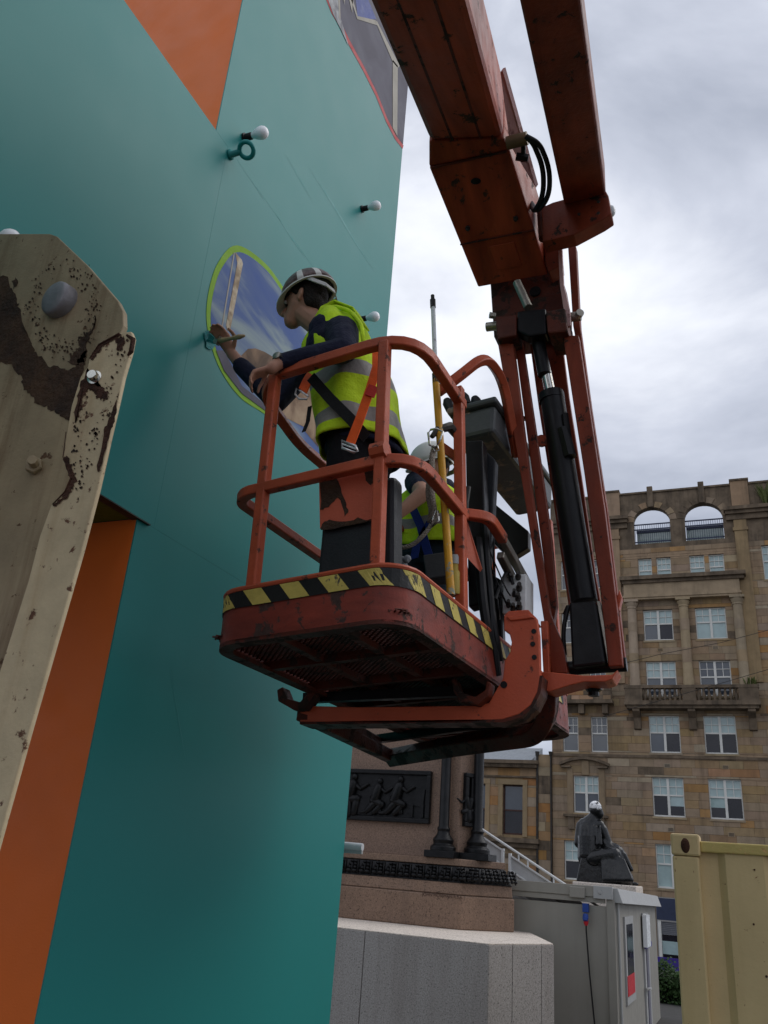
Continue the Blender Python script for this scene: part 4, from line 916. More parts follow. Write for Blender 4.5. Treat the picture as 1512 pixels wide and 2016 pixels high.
# ------------------------------------------------------------------ boom lift
BO = V(-1.093, 2.428, 3.18)
BR = Matrix(((.993, .097, -.061), (-.095, .995, .04), (.065, -.034, .997)))
def BL(u, v, w): return BO + BR @ V(u, v, w)
def LP(px, py, ax, val):
    r = BR.transposed() @ Vector(ray(px, py)); o = BR.transposed() @ (Vector(CAMP) - BO); k_ = (val - o[ax]) / r[ax]
    return BO + BR @ (o + r * k_)
bl = thing('boom_lift', 'worn orange red boom lift with folding jib and railed work basket', 'boom lift', (-.6, -2.5, -.12))
U0, U1, V0, V1 = -.68, .115, -.02, 1.95
def rrect(u0, u1, v0, v1, r, w, n=6):
    out = []
    for cu, cv, a0 in ((u1 - r, v0 + r, -math.pi / 2), (u1 - r, v1 - r, 0), (u0 + r, v1 - r, math.pi / 2), (u0 + r, v0 + r, math.pi)):
        for i in range(n + 1):
            a = a0 + math.pi / 2 * i / n; out.append((cu + r * math.cos(a), cv + r * math.sin(a)))
    return out
loop = rrect(U0, U1, V0, V1, .13, 0)
def band(lp_, w0, w1, th, name, mat, par, smooth=True, off=0):
    b = MB(); n = len(lp_); o_ = []; i_ = []
    uc, vc = (U0 + U1) / 2, (V0 + V1) / 2
    ins = rrect(U0 - off + th, U1 + off - th, V0 - off + th, V1 + off - th, .13 - th, 0); outp = rrect(U0 - off, U1 + off, V0 - off, V1 + off, .13 + off, 0)
    vs = [BL(*p, w0) for p in outp] + [BL(*p, w1) for p in outp] + [BL(*p, w1) for p in ins] + [BL(*p, w0) for p in ins]
    fs = []
    for k_ in range(4):
        for j in range(n): fs.append((k_ * n + j, k_ * n + (j + 1) % n, ((k_ + 1) % 4) * n + (j + 1) % n, ((k_ + 1) % 4) * n + j))
    b.add(vs, fs); return b.build(name, mat, par, smooth=smooth)
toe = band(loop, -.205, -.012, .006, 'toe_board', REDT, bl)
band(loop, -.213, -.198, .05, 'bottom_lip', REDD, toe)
rim = [BL(*p, -.008) for p in rrect(U0 + .003, U1 - .003, V0 + .003, V1 - .003, .127, 0)]
MB().tube(rim, .011, 8, closed=True).build('top_rim', RED, toe, smooth=True)
# hazard tape: black strip with slanted yellow blocks, each its own piece
def along(s):    # arc length along outer loop from the left end of the front edge going right and back
    pts_ = rrect(U0 - .002, U1 + .002, V0 - .002, V1 + .002, .132, 0, 8)
    k0 = 27; seq = pts_[k0:] + pts_[:k0]
    # seq starts on left-front corner start
    d = 0
    for p, q in zip(seq, seq[1:] + seq[:1]):
        l = math.dist(p, q)
        if d + l >= s: t = (s - d) / l; return (p[0] + (q[0] - p[0]) * t, p[1] + (q[1] - p[1]) * t), ((q[1] - p[1]) / l, -(q[0] - p[0]) / l)
        d += l
    return seq[-1], (0, -1)
def strip(s0, s1, w0, w1, slant, off, n, mat, name):
    b = MB(); vs = []
    for i in range(n + 1):
        t = i / n
        for (w, sh) in ((w0, slant), (w1, 0)):
            p, nn2 = along(s0 + (s1 - s0) * t + sh); vs.append(BL(p[0] + nn2[0] * off, p[1] + nn2[1] * off, w))
    b.add(vs, [(2 * i, 2 * i + 2, 2 * i + 3, 2 * i + 1) for i in range(n)]); return b.build(name, mat, toe)
strip(.02, 2.6, -.082, -.018, 0, .002, 90, BTAPE, 'hazard_tape')
s = .07
while s < 2.5:
    strip(s, s + .08, -.081, -.019, .05, .0035, 5, YTAPE, 'yellow_stripe'); s += .158
# floor: expanded metal and cross ribs
b = MB(); w = -.165
for i in range(-90, 40):
    u = i * .026
    for s_ in (1,):
        a0, b0 = u, u + s_ * 2.1
        p = (max(U0 + .02, u), None)
        # diagonal strips clipped to floor
        t0 = max(0, (U0 + .01 - u) / 1.0); t1 = min(1.92, (U1 - .01 - u) / 1.0)
        if t1 > t0 + .02: b.tube([BL(u + t0, t0, w), BL(u + t1, t1, w)], .0035, 4)
        um = -(.57) - u - .0
for i in range(0, 116):
    u = U0 + .01 + i * .026
    t0 = max(0, u - (U1 - .01)); t1 = min(1.92, u - (U0 + .01))
    if t1 > t0 + .02: b.tube([BL(u - t0, t0, w - .004), BL(u - t1, t1, w - .004)], .0045, 4)
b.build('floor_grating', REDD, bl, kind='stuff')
for v in (.33, .66, 1.0, 1.35, 1.7):
    b = MB().hexa([BL(U0 + .01, v, -.205), BL(U1 - .01, v, -.205), BL(U1 - .01, v + .03, -.205), BL(U0 + .01, v + .03, -.205), BL(U0 + .01, v, -.172), BL(U1 - .01, v, -.172), BL(U1 - .01, v + .03, -.172), BL(U0 + .01, v + .03, -.172)]); b.build('floor_rib', REDD, bl)
for u in (-.42, -.16):
    MB().hexa([BL(u, .0, -.2), BL(u + .03, .0, -.2), BL(u + .03, 1.92, -.2), BL(u, 1.92, -.2), BL(u, .0, -.174), BL(u + .03, .0, -.174), BL(u + .03, 1.92, -.174), BL(u, 1.92, -.174)]).build('floor_rib', REDD, bl)
# black floor mat edges
MB().hexa([BL(-.6, .75, -.158), BL(.05, .75, -.158), BL(.05, 1.85, -.158), BL(-.6, 1.85, -.158), BL(-.6, .75, -.150), BL(.05, .75, -.150), BL(.05, 1.85, -.150), BL(-.6, 1.85, -.150)]).build('floor_mat', RUBBER, bl)
# posts and rails
TR = .0208
for (u, v, w1) in ((-.515, .012, .945), (.0, .012, .945), (.099, .513, 1.02), (-.655, .95, .95), (-.655, 1.8, .95), (.09, 1.8, .95), (-.3, 1.93, .95)):
    MB().tube([BL(u, v, -.02), BL(u, v, w1)], TR, sq=True, up=BR @ V(1, 0, 0)).build('post', RED, bl, bevel=.006)
def curve(pts, n=7, r=.16):   # polyline with rounded corners
    pts = [Vector(p) for p in pts]; out = [pts[0]]
    for a, b_, c_ in zip(pts, pts[1:], pts[2:]):
        rr = min(r, (a - b_).length * .48, (c_ - b_).length * .48); p = b_ + (a - b_).normalized() * rr; q = b_ + (c_ - b_).normalized() * rr
        for i in range(n + 1): t = i / n; out.append((p * (1 - t) + b_ * t) * (1 - t) + (b_ * (1 - t) + q * t) * t)
    return out + [pts[-1]]
for w, ul in ((.95, -.655), (.414, -.66)):
    if w > .9: path = [BL(-.515, .012, w), BL(.125, .012, w), BL(.1, .55, w)]
    else: path = [BL(.1, .55, w), BL(.125, .012, w), BL(-.60, .012, w), BL(-.66, .06, w), BL(-.66, 1.92, w), BL(-.1, 1.92, w)]
    MB().tube(curve(path, r=.2 if w > .9 else .17), TR, sq=True, up=(0, 0, 1)).build('guard_rail', RED, bl, smooth=True, bevel=.005)
MB().tube(curve([BL(-.515, .012, .95), BL(-.6, .06, .9), BL(-.64, .4, .86), BL(-.655, 1.92, .9), BL(-.1, 1.92, .93)], r=.1), TR, sq=True, up=(0, 0, 1)).build('guard_rail', RED, bl, smooth=True, bevel=.005)
MB().tube(curve([PY(862, 772, 2.96), PY(903, 742, 2.98), PY(955, 700, 3.05), PY(990, 745, 3.3), PY(1018, 900, 3.55)], r=.12), TR * .95, sq=True, up=(0, 0, 1)).build('guard_rail', RED, bl, smooth=True, bevel=.005)
MB().tube(curve([PY(912, 1012, 2.99), PY(962, 1018, 3.05), PY(990, 1062, 3.25)], r=.1), TR, sq=True, up=(0, 0, 1)).build('guard_rail', RED, bl, smooth=True, bevel=.005)
MB().tube([PY(988, 1060, 3.25), PY(1038, 1150, 3.5)], TR * .8, sq=True).build('grey_rail', STEEL, bl, bevel=.004)
MB().tube([PY(985, 1092, 3.25), PY(1022, 1165, 3.5)], TR * .8, sq=True).build('grey_rail', STEEL, bl, bevel=.004)
MB().tube([PY(870, 880, 3.0), PY(905, 905, 2.99)], TR * .9, sq=True).build('brace', RED, bl, bevel=.004)
MB().prism([PY(918, 1022, 3.0), PY(948, 1118, 3.06), PY(944, 1124, 3.06), PY(918, 1096, 3.0)], (.0, .012, 0)).build('gusset_plate', RED, bl)
MB().tube([PY(900, 856, 2.97), PY(885, 840, 2.93), PY(862, 846, 2.88), PY(850, 860, 2.86)], [.02, .022, .016, .01], 8).build('anchor_hook', BOLTM, bl, smooth=True)
MB().tube([BL(-.03, .0, .45), BL(.03, .0, .45)], .033, 8).build('rail_joint', RED, bl)
# document box with flaking orange flap
def lbox(u0, u1, v0, v1, w0, w1, name, mat, bev=.012, par=bl, tp=0):
    return MB().hexa([BL(u0, v0, w0), BL(u1, v0, w0), BL(u1, v1, w0), BL(u0, v1, w0), BL(u0 + tp, v0, w1), BL(u1 - tp, v0, w1), BL(u1 - tp, v1, w1), BL(u0 + tp, v1, w1)]).build(name, mat, par, bevel=bev)
db = lbox(-.285, .035, .075, .15, .012, .385, 'document_box', PLAST, .02, tp=.01)
fl = [(630, 942), (652, 933), (738, 918), (738, 1022), (700, 1032), (632, 1042)]
MB().prism([LP(x, y, 1, .068) for x, y in fl], BR @ V(0, -.008, 0)).build('box_flap', M('flap_orange', (.50, .105, .055), .5, var=.1, rust=.12, rs=9, rcol=(.05, .02, .014)), db)
for pts, sd in (([(630, 944), (664, 932), (666, 950), (678, 985), (686, 1005), (680, 1015), (672, 990), (662, 978), (655, 990), (640, 1000), (632, 1005)], 21), ([(716, 922), (738, 918), (738, 950), (728, 955), (718, 945)], 22), ([(632, 1030), (648, 1024), (680, 1028), (705, 1020), (730, 1026), (738, 1016), (738, 1024), (700, 1034), (632, 1044)], 23)):
    MB().sheet([LP(x, y, 1, .0585) for x, y in jag(pts, 2, sd, 3)]).build('rust_patch', RUSTM, db)
# control console and stand
co = lbox(-.075, .13, .85, 1.75, .985, 1.13, 'control_console', GREYM, .02, tp=-.012)
lbox(-.10, .155, .83, 1.77, 1.13, 1.165, 'console_lid', GREYM, .012, par=co)
for (u, v) in ((-.09, .86), (.0, .85), (.04, .9)): MB().lathe([(.022, 0), (.026, .05), (.018, .07)], BL(u, v, 1.165), BR @ V(-.3, 0, 1), 10).build('console_knob', PLAST, co, smooth=True)
MB().tube([BL(.155, 1.1, 1.15), BL(.19, 1.1, 1.19), BL(.2, 1.14, 1.2)], .012, 8).build('lid_catch', BOLTM, co, smooth=True)
def pst(quad, y, th, name, mat, bev=.006): return MB().prism([PY(a, b, y) for a, b in quad], (0, th, 0)).build(name, mat, bl, bevel=bev)
pst([(916, 868), (950, 866), (958, 1185), (922, 1195)], 3.2, .08, 'console_stand', BLACK)
pst([(948, 880), (975, 905), (968, 1050), (955, 1180), (948, 1180)], 3.3, .06, 'console_stand', PLAST)
pst([(832, 1092), (905, 1082), (912, 1130), (840, 1140)], 3.1, .1, 'tool_tray', GREYM)
pst([(935, 960), (1040, 1045), (1040, 1078), (1005, 1100), (962, 1060)], 3.75, .06, 'console_back', BLACK)
pst([(948, 1120), (985, 1140), (992, 1300), (975, 1300), (950, 1250)], 3.4, .05, 'console_back', BLACK)
for k_, (pts, r_) in enumerate((([(955, 1030, 3.2), (958, 1100, 3.2), (966, 1180, 3.2), (972, 1260, 3.2), (980, 1330, 3.25)], .016), ([(940, 1060, 3.15), (946, 1130, 3.15), (952, 1200, 3.16), (965, 1270, 3.2)], .02), ([(922, 960, 3.05), (916, 1000, 3.0), (921, 1040, 3.04), (932, 1100, 3.1)], .012), ([(975, 1180, 3.25), (985, 1150, 3.3), (1000, 1120, 3.35), (1010, 1150, 3.35)], .008), ([(968, 1200, 3.2), (978, 1260, 3.2), (985, 1300, 3.25)], .014), ([(1112, 1210, 3.5), (1120, 1190, 3.48), (1108, 1240, 3.48), (1112, 1290, 3.5)], .010), ([(1180, 1215, 3.5), (1188, 1240, 3.5), (1192, 1270, 3.5), (1196, 1300, 3.5)], .009))):
    MB().tube(curve([PY(*p) for p in pts], r=.08), r_, 8).build('hydraulic_hose', RUBBER, bl, smooth=True)
for k_ in range(9):   # loose control cables
    rn = random.Random(40 + k_); x0, x1 = rn.uniform(948, 975), rn.uniform(965, 1010); y0, y1 = rn.uniform(1010, 1080), rn.uniform(1150, 1230)
    MB().tube(curve([PY(x0, y0, 3.35), PY(lerp(x0, x1, .3) - rn.uniform(0, 14), lerp(y0, y1, .4), 3.3), PY(lerp(x0, x1, .7) + rn.uniform(-8, 12), lerp(y0, y1, .8) + 20, 3.28), PY(x1, y1, 3.36)], r=.06), rn.uniform(.003, .006), 6).build('control_cable', RUBBER, bl, smooth=True)
# manifold block
a, c_ = PY(990, 1132, 3.38), PY(1036, 1206, 3.38)
mf = MB().bx(a.x, c_.x, 3.38, 3.52, c_.z, a.z).build('valve_block', WHITEM, bl, bevel=.006)
for px, py, r_ in ((1006, 1142, .011), (1020, 1138, .013), (1022, 1160, .014), (1012, 1172, .01), (1001, 1193, .011), (1020, 1180, .013), (1022, 1198, .014), (1010, 1200, .012)):
    c2 = PY(px, py, 3.38); MB().lathe([(r_, 0), (r_, .02), (r_ * .7, .022), (r_ * .7, .05)], c2, (.25, -1, .2), 8).build('valve_fitting', BOLTM, mf)
# slewing bracket: two J shaped plates, cross tube, flange
J1 = [(992, 1212), (1000, 1203), (1040, 1200), (1046, 1207), (1056, 1216), (1061, 1250), (1063, 1330), (1058, 1362), (1045, 1388), (1022, 1406), (990, 1416), (930, 1422), (760, 1424), (640, 1423), (590, 1421), (590, 1389), (700, 1392), (820, 1391), (930, 1389), (962, 1384), (978, 1356), (990, 1336), (994, 1300), (1004, 1284), (1007, 1264), (1003, 1248), (992, 1240)]
MB().prism([PY(x, y, 3.20) for x, y in J1], (0, .035, 0)).build('bracket_plate', REDO, bl, bevel=.004)
MB().prism([PY(x, y, 3.20) for x, y in [(1063, 1330), (1058, 1362), (1045, 1388), (1022, 1406), (990, 1416), (590, 1421), (590, 1426), (992, 1422), (1026, 1412), (1050, 1392), (1064, 1364), (1068, 1330)]], (0, .12, 0)).build('bracket_edge', REDD, bl)
MB().prism([PY(x, y, 3.19) for x, y in [(996, 1214), (1040, 1208), (1052, 1216), (1004, 1222)]], (0, .15, 0)).build('bracket_lip', REDO, bl, bevel=.004)
for px, py, r_ in ((1051, 1243, .010), (1049, 1268, .010), (1052, 1294, .010), (992, 1348, .014)):
    MB().lathe([(r_, 0), (r_, .003)], PY(px, py, 3.199), (0, -1, 0), 12).build('bracket_hole', BLACK, bl)
MB().prism([PY(x, y, 3.42) for x, y in [(1064, 1222), (1078, 1222), (1082, 1336), (1070, 1338)]], (0, .04, 0)).build('bracket_column', RED, bl, bevel=.004)
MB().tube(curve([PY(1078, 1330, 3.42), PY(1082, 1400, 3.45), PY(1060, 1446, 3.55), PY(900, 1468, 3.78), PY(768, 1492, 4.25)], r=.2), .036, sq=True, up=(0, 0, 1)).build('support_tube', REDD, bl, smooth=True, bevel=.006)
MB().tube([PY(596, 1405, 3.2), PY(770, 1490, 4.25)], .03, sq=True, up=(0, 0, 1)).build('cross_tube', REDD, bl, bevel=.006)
MB().tube([PY(668, 1418, 3.5), PY(745, 1460, 4.1)], .02, sq=True, up=(0, 0, 1)).build('cross_tube', REDD, bl, bevel=.006)
MB().tube([PY(600, 1375, 3.25), PY(905, 1362, 3.25)], .02, sq=True).build('gap_shade_bar', BLACK, bl)  # black bar standing in for the dark gap under the basket
MB().tube([PY(745, 1455, 4.15), PY(1000, 1418, 3.55)], .02, sq=True).build('gap_shade_bar', BLACK, bl)
for pts, y in (([(545, 1358), (556, 1352), (565, 1375), (590, 1382), (608, 1362), (614, 1340), (622, 1345), (616, 1372), (600, 1396), (578, 1398), (547, 1380)], 3.15), ([(888, 1338), (896, 1335), (905, 1362), (935, 1372), (955, 1358), (958, 1340), (966, 1344), (962, 1370), (940, 1388), (905, 1380), (892, 1360)], 3.15)):
    MB().prism([PY(px, py, y) for px, py in pts], (0, .07, 0)).build('mounting_shoe', REDD, bl, bevel=.004)
MB().prism([PY(x, y, 3.3) for x, y in [(1030, 1326), (1046, 1323), (1085, 1323), (1150, 1330), (1205, 1328), (1216, 1318), (1205, 1337), (1190, 1342), (1150, 1342), (1118, 1350), (1080, 1362), (1055, 1352), (1070, 1332), (1035, 1330)]], (0, .13, 0)).build('slew_flange', REDO, bl, bevel=.004)
MB().lathe([(.03, 0), (.034, .05), (.022, .06), (.022, .075)], PY(1168, 1334, 3.45), (0, 0, -1), 10).build('slew_bolt', BLACK, bl)
# jib links
def bar(quad, y, th, name, mat, bev=.004, y2=None):
    b = MB(); pts = [PY(px, py, y) for px, py in quad]; return b.prism(pts, (0, th, 0)).build(name, mat, bl, bevel=bev)
bar([(980, 676), (1010, 676), (1044, 950), (1082, 1205), (1108, 1270), (1118, 1325), (1086, 1325), (1080, 1280), (1030, 965)], 3.45, .05, 'jib_link', REDJ)
bar([(1013, 672), (1028, 672), (1062, 900), (1085, 1060), (1095, 1190), (1088, 1240), (1050, 950)], 3.53, .05, 'jib_link', REDJ)
bar([(1042, 668), (1106, 668), (1120, 780), (1148, 960), (1172, 1130), (1185, 1200), (1120, 1200), (1085, 960), (1060, 800)], 3.66, .03, 'jib_rear_plate', REDJ)
bar([(1108, 660), (1139, 660), (1160, 800), (1190, 1000), (1215, 1200), (1226, 1310), (1198, 1312), (1180, 1150), (1150, 930), (1128, 790)], 3.45, .05, 'jib_link', REDJ)
bar([(1118, 484), (1134, 484), (1142, 640), (1164, 800), (1195, 1000), (1218, 1190), (1232, 1306), (1222, 1310), (1205, 1160), (1180, 960), (1150, 760), (1128, 640)], 3.55, .05, 'jib_link', REDJ)
MB().tube([PY(1084, 1318, 3.52), PY(1234, 1308, 3.52)], .03, 12).build('jib_lower_pin', BLACK, bl, smooth=True)
bar([(1206, 1190), (1214, 1178), (1219, 1160), (1224, 1175), (1218, 1200)], 3.5, .05, 'link_lug', RED)
bar([(1120, 1186), (1172, 1182), (1192, 1306), (1126, 1314)], 3.44, .14, 'cylinder_foot', BLACK, .01)
bar([(1174, 1182), (1182, 1184), (1204, 1300), (1196, 1306)], 3.46, .1, 'cylinder_foot_plate', STEEL, .003)
# cylinder
MB().tube([PY(1086, 775, 3.5), PY(1150, 1185, 3.5)], .058, 20).build('cylinder_barrel', BLACK, bl, smooth=True)
MB().lathe([(.062, 0), (.062, .04), (.05, .045)], PY(1087, 790, 3.5), PY(1086, 775, 3.5) - PY(1150, 1185, 3.5), 20).build('cylinder_gland', BLACK, bl, smooth=True)
MB().tube([PY(1068, 700, 3.5), PY(1086, 785, 3.5)], .026, 16).build('cylinder_rod', CHROME, bl, smooth=True)
MB().tube([PY(1052, 630, 3.49), PY(1072, 738, 3.49)], .033, 14).build('rod_sleeve', BLACK, bl, smooth=True)
MB().tube([PY(1108, 845, 3.46), PY(1122, 900, 3.46)], .03, 8).tube([PY(1112, 815, 3.46), PY(1120, 870, 3.46)], .016, 6).build('port_block', BLACK, bl)
MB().lathe([(.03, 0), (.03, .02)], PY(1066, 870, 3.6), (.3, -1, 0), 14).build('jib_boss', RED, bl)
# jib head
bar([(964, 545), (1078, 520), (1106, 545), (1116, 600), (1114, 662), (1095, 668), (1060, 662), (1010, 668), (972, 664)], 3.60, .16, 'jib_head', REDD, .01)
bar([(975, 624), (1016, 618), (1016, 660), (978, 668)], 3.40, .21, 'pin_boss', REDD, .008)
bar([(1074, 612), (1112, 606), (1118, 652), (1078, 656)], 3.40, .21, 'pin_boss', REDD, .008)
bar([(1018, 612), (1074, 606), (1076, 656), (1040, 662), (1018, 652)], 3.41, .08, 'rod_end', BLACK, .01)
MB().tube([PY(958, 644, 3.48), PY(1144, 622, 3.48)], .024, 12).build('pivot_pin', STEEL, bl, smooth=True)
MB().lathe([(.03, 0), (.03, .01)], PY(1054, 575, 3.595), (0, -1, 0), 16).build('head_hole', BLACK, bl)
MB().tube([PY(1018, 556, 3.42), PY(1040, 605, 3.42)], .022, 12).build('upper_rod', STEEL, bl, smooth=True)
bar([(1098, 478), (1106, 476), (1110, 560), (1122, 610), (1124, 640), (1116, 642), (1108, 600), (1102, 560)], 3.42, .02, 'link_plate', PALER, .003)
bar([(1070, 474), (1100, 470), (1104, 520), (1080, 535), (1074, 520)], 3.46, .1, 'head_lug', REDJ, .005)
MB().lathe([(.02, 0), (.02, .03)], PY(1138, 622, 3.42), (.6, -1, 0), 10).lathe([(.018, 0), (.018, .03)], PY(975, 622, 3.44), (-.9, -.5, 0), 6).build('pin_bolt', STEEL, bl)
# main boom
def beam(name, A, B, h, mat, side_mat=None, ext=0, bev=.02):
    a0, a1 = A; b0, b1 = B; d = ((b0 + b1) - (a0 + a1)) * .5
    if ext: a0, a1 = a0 - d * ext, a1 - d * ext
    up = V(0, 0, h)
    b = MB().hexa([a0, a1, b1, b0, a0 + up, a1 + up, b1 + up, b0 + up]); b.m[3] = 0
    return b.build(name, mat, bl, bevel=bev)
def at_z(px, py, z): return PZ(px, py, z)
n0, n1 = at_z(727, 0, 5.23), at_z(918, 0, 5.23)
f0, f1 = at_z(845, 278, 5.52), at_z(992, 272, 5.52)
bm = beam('main_boom', (n0, n1), (f0, f1), .36, REDB, ext=4.2, bev=.03)
for k_ in range(2):
    off = V(0, 0, -.003)
    a = lerp(n0, n1, .28 + .38 * k_); c_ = lerp(f0, f1, .3 + .38 * k_); dd_ = c_ - a
    MB().prism([a - dd_ * 2 + off, c_ + off, c_ + V(.012, 0, 0) + off, a - dd_ * 2 + V(.012, 0, 0) + off], (0, 0, .004)).build('weld_seam', REDD, bm)
o0, o1 = at_z(849, 326, 5.50), at_z(1003, 296, 5.51)
g0, g1 = at_z(941, 566, 5.17), at_z(1079, 541, 5.17)
o0 = at_z(845, 330, 5.48)
beam('boom_nose', (o0, o1), (g0, g1), .33, REDB, bev=.008)
b = MB().hexa([f0, f1, o1, o0, f0 + V(0, 0, .36), f1 + V(0, 0, .36), o1 + V(0, 0, .33), o0 + V(0, 0, .33)]); b.build('boom_collar', REDB, bl, bevel=.01)
MB().ell((at_z(937, 360, 5.44)) + V(0, 0, .004), (.028, .028, .01)).build('grease_hole', BLACK, bl)
MB().tube([lerp(o0, o1, .03) + V(0, 0, -.004), lerp(o0, o1, .97) + V(0, 0, -.004)], .006, 6).build('weld_seam', REDD, bl)
a, c_ = lerp(o0, g0, .62) + V(0, 0, -.003), lerp(o1, g1, .62) + V(0, 0, -.003); MB().tube([a, c_], .005, 6).build('weld_seam', REDD, bl)
MB().prism([lerp(lerp(o0, g0, q_), lerp(o1, g1, q_), r_) + V(0, 0, -.004) for q_, r_ in ((.68, .36), (.68, .7), (.88, .7), (.88, .36))], (0, 0, .005)).build('cover_plate', REDB, bl, bevel=.002)
for r_ in (.18, .82): MB().lathe([(.014, 0), (.014, .01), (.009, .011), (.009, .02)], lerp(lerp(o0, g0, .5), lerp(o1, g1, .5), r_), (0, 0, -1), 6).build('bolt_head', BOLTM, bl)
# pale plate with sky reflection painted into its colour, and hose fittings on boom
MB().prism([at_z(985, 142, 5.62), at_z(990, 140, 5.62), at_z(1055, 370, 5.5), at_z(1004, 285, 5.52)], (0.012, 0, .02)).build('side_plate', PALER, bl)
c_ = at_z(1022, 276, 5.5); MB().tube([c_ + V(-.06, 0, 0), c_ + V(.04, 0, 0)], .032, 12).build('hose_fitting', M('brown_fitting', (.16, .11, .06), .5, .3), bl, smooth=True)
MB().tube([at_z(1031, 262, 5.52), at_z(1030, 318, 5.45)], .012, 8).tube([at_z(1016, 308, 5.46), at_z(1040, 312, 5.45)], .02, 6).build('hose_clamp', BLACK, bl)
for k_, o_ in enumerate((0, 12)):
    MB().tube(curve([PY(1035, 268, 2.86), PY(1062 - o_, 282, 2.9), PY(1082 - o_, 330, 3.0), PY(1082 - o_, 385, 3.1), PY(1058 - o_ * .5, 418, 3.2), PY(1046, 400, 3.3)], r=.14), .0125, 10).build('hydraulic_hose', RUBBER, bl, smooth='all')
# levelling beam and knuckle
n0, n1 = at_z(1027, 0, 5.05), at_z(1140, 0, 5.05); f0, f1 = at_z(1111, 404, 5.365), at_z(1193, 383, 5.365)
beam('side_boom', (n0, n1), (f0, f1), .2, REDJ, ext=4.2, bev=.01)
bar([(1066, 408), (1088, 398), (1110, 392), (1192, 374), (1198, 385), (1204, 420), (1186, 432), (1130, 462), (1068, 476)], 3.27, .09, 'knuckle', REDJ, .006)
MB().tube([PY(1068, 412, 3.34), PY(1072, 470, 3.34)], .03, 10).build('knuckle_pin', REDD, bl)
MB().ell(PY(1203, 416, 3.3), (.022, .022, .034)).build('side_lamp', M('clear_lamp', (.6, .62, .62), .1, var=.1), bl, smooth='all')
for px, py in ((1140, 422), (1178, 398), (1178, 420)): MB().lathe([(.008, 0), (.008, .004)], PY(px, py, 3.24), (0, -1, 0), 8).build('bolt_head', BOLTM, bl)
MB().bx(-1.6, .9, -7.5, -4.0, .35, 1.4).build('turntable', RED, bl, bevel=.05)
b = MB().hexa([V(-.75, -6.6, 1.4), V(.15, -6.6, 1.4), V(.15, -5.4, 1.4), V(-.75, -5.4, 1.4), V(-.75, -6.6, 2.7), V(.15, -6.6, 2.7), V(.15, -2.2, 4.3), V(-.75, -2.2, 4.3)]); b.build('boom_mast', RED, bl, bevel=.04)
for x in (-1.75, 1.0):
    for y in (-7, -4.5): MB().lathe([(.3, -.14), (.45, -.12), (.45, .12), (.3, .14)], (x, y, .33), (1, 0, 0), 20).build('wheel', RUBBER, bl, smooth=True)

# ------------------------------------------------------------------ people
def dcap(P_, a, b, ra, rb):
    a = np.array(a); b = np.array(b); d = b - a; L2 = max(d @ d, 1e-9); t = np.clip(((P_ - a) @ d) / L2, 0, 1)
    return np.linalg.norm(P_ - (a + t[:, None] * d), axis=1) - (ra + (rb - ra) * t)
class Body:
    def __init__(s): s.mb = MB(); s.pr = []
    def c(s, a, b, ra, rb, m): s.mb.cap(a, b, ra, rb, 12); s.pr.append((tuple(a), tuple(b), ra, rb, m)); return s
    def e(s, c, r, m, rot=None): s.mb.ell(c, r, rot, 16, 11); s.pr.append((tuple(c), tuple(c), min(r), min(r), m)); return s
    def build(s, mats, parent, voxel=.006):
        me = remesh(s.mb, voxel, 3)
        n = len(me.polygons); c = np.empty(n * 3); me.polygons.foreach_get('center', c); c = c.reshape(-1, 3)
        best = np.full(n, 1e9); mi = np.zeros(n, int)
        for a, b, ra, rb, m in s.pr:
            d = dcap(c, a, b, ra, rb); k_ = d < best; best[k_] = d[k_]; mi[k_] = m
        me.transform(Matrix.Translation(-ORG[parent]))
        o = link('body', me, mats, parent, smooth='all'); me.polygons.foreach_set('material_index', mi.tolist()); return o
def hand(B, wrist, d, palm_n, thumb_side, curl, m, sc=1.0):
    """palm and five separate fingers; d = finger direction, palm_n = out of the palm"""
    d = Vector(d).normalized(); pn = Vector(palm_n); pn = (pn - d * pn.dot(d)).normalized(); s_ = d.cross(pn) * thumb_side
    w = Vector(wrist)
    for k_ in range(4):
        o = s_ * (.028 - .0187 * k_) * sc
        B.c(w + o * .5 + d * .012, w + o + d * .088 * sc, .014 * sc, .0115 * sc, m)
    L_ = (.040, .045, .042, .033)
    for k_ in range(4):
        p = w + s_ * (.028 - .0187 * k_) * sc + d * .09 * sc; dd_ = d.copy(); r_ = .0088
        ax = s_ * thumb_side
        for j in range(3):
            ang = curl * (.6 + .25 * j); dd_ = (dd_ * math.cos(ang) + pn * math.sin(ang)).normalized()
            pn2 = pn
            q = p + dd_ * L_[k_] * (1, .68, .52)[j] * sc; B.c(p, q, r_ * sc, (r_ - .0008) * sc, m); p = q; r_ -= .0008
    p = w + s_ * .03 * sc + d * .025; dd_ = (s_ * .75 + d * .6 + pn * .35).normalized(); q = p + dd_ * .045 * sc; B.c(p, q, .0125 * sc, .0105 * sc, m)
    dd_ = (d * .75 + pn * .55 + s_ * .1).normalized(); q2 = q + dd_ * .035 * sc; B.c(q, q2, .0105 * sc, .0095 * sc, m); B.c(q2, q2 + (d * .5 + pn * .7).normalized() * .026 * sc, .0093 * sc, .008 * sc, m)

w1 = thing('person', 'worker in white patterned helmet, lime vest and navy top leaning over the rail painting', 'person', BL(-.32, .42, -.15), None)
B = Body()
# legs and hips
hipz = 3.86
for s_, yy in ((-1, 2.75), (1, 2.97)):
    B.c((-1.40, yy + .0, 3.86), (-1.41, yy, 3.44), .095, .065, 1); B.c((-1.41, yy, 3.44), (-1.36, yy, 3.10), .062, .045, 1)
    B.c((-1.36, yy, 3.06), (-1.5, yy, 3.04), .045, .04, 1)
B.c((-1.39, 2.78, 3.9), (-1.39, 2.94, 3.9), .125, .125, 1)
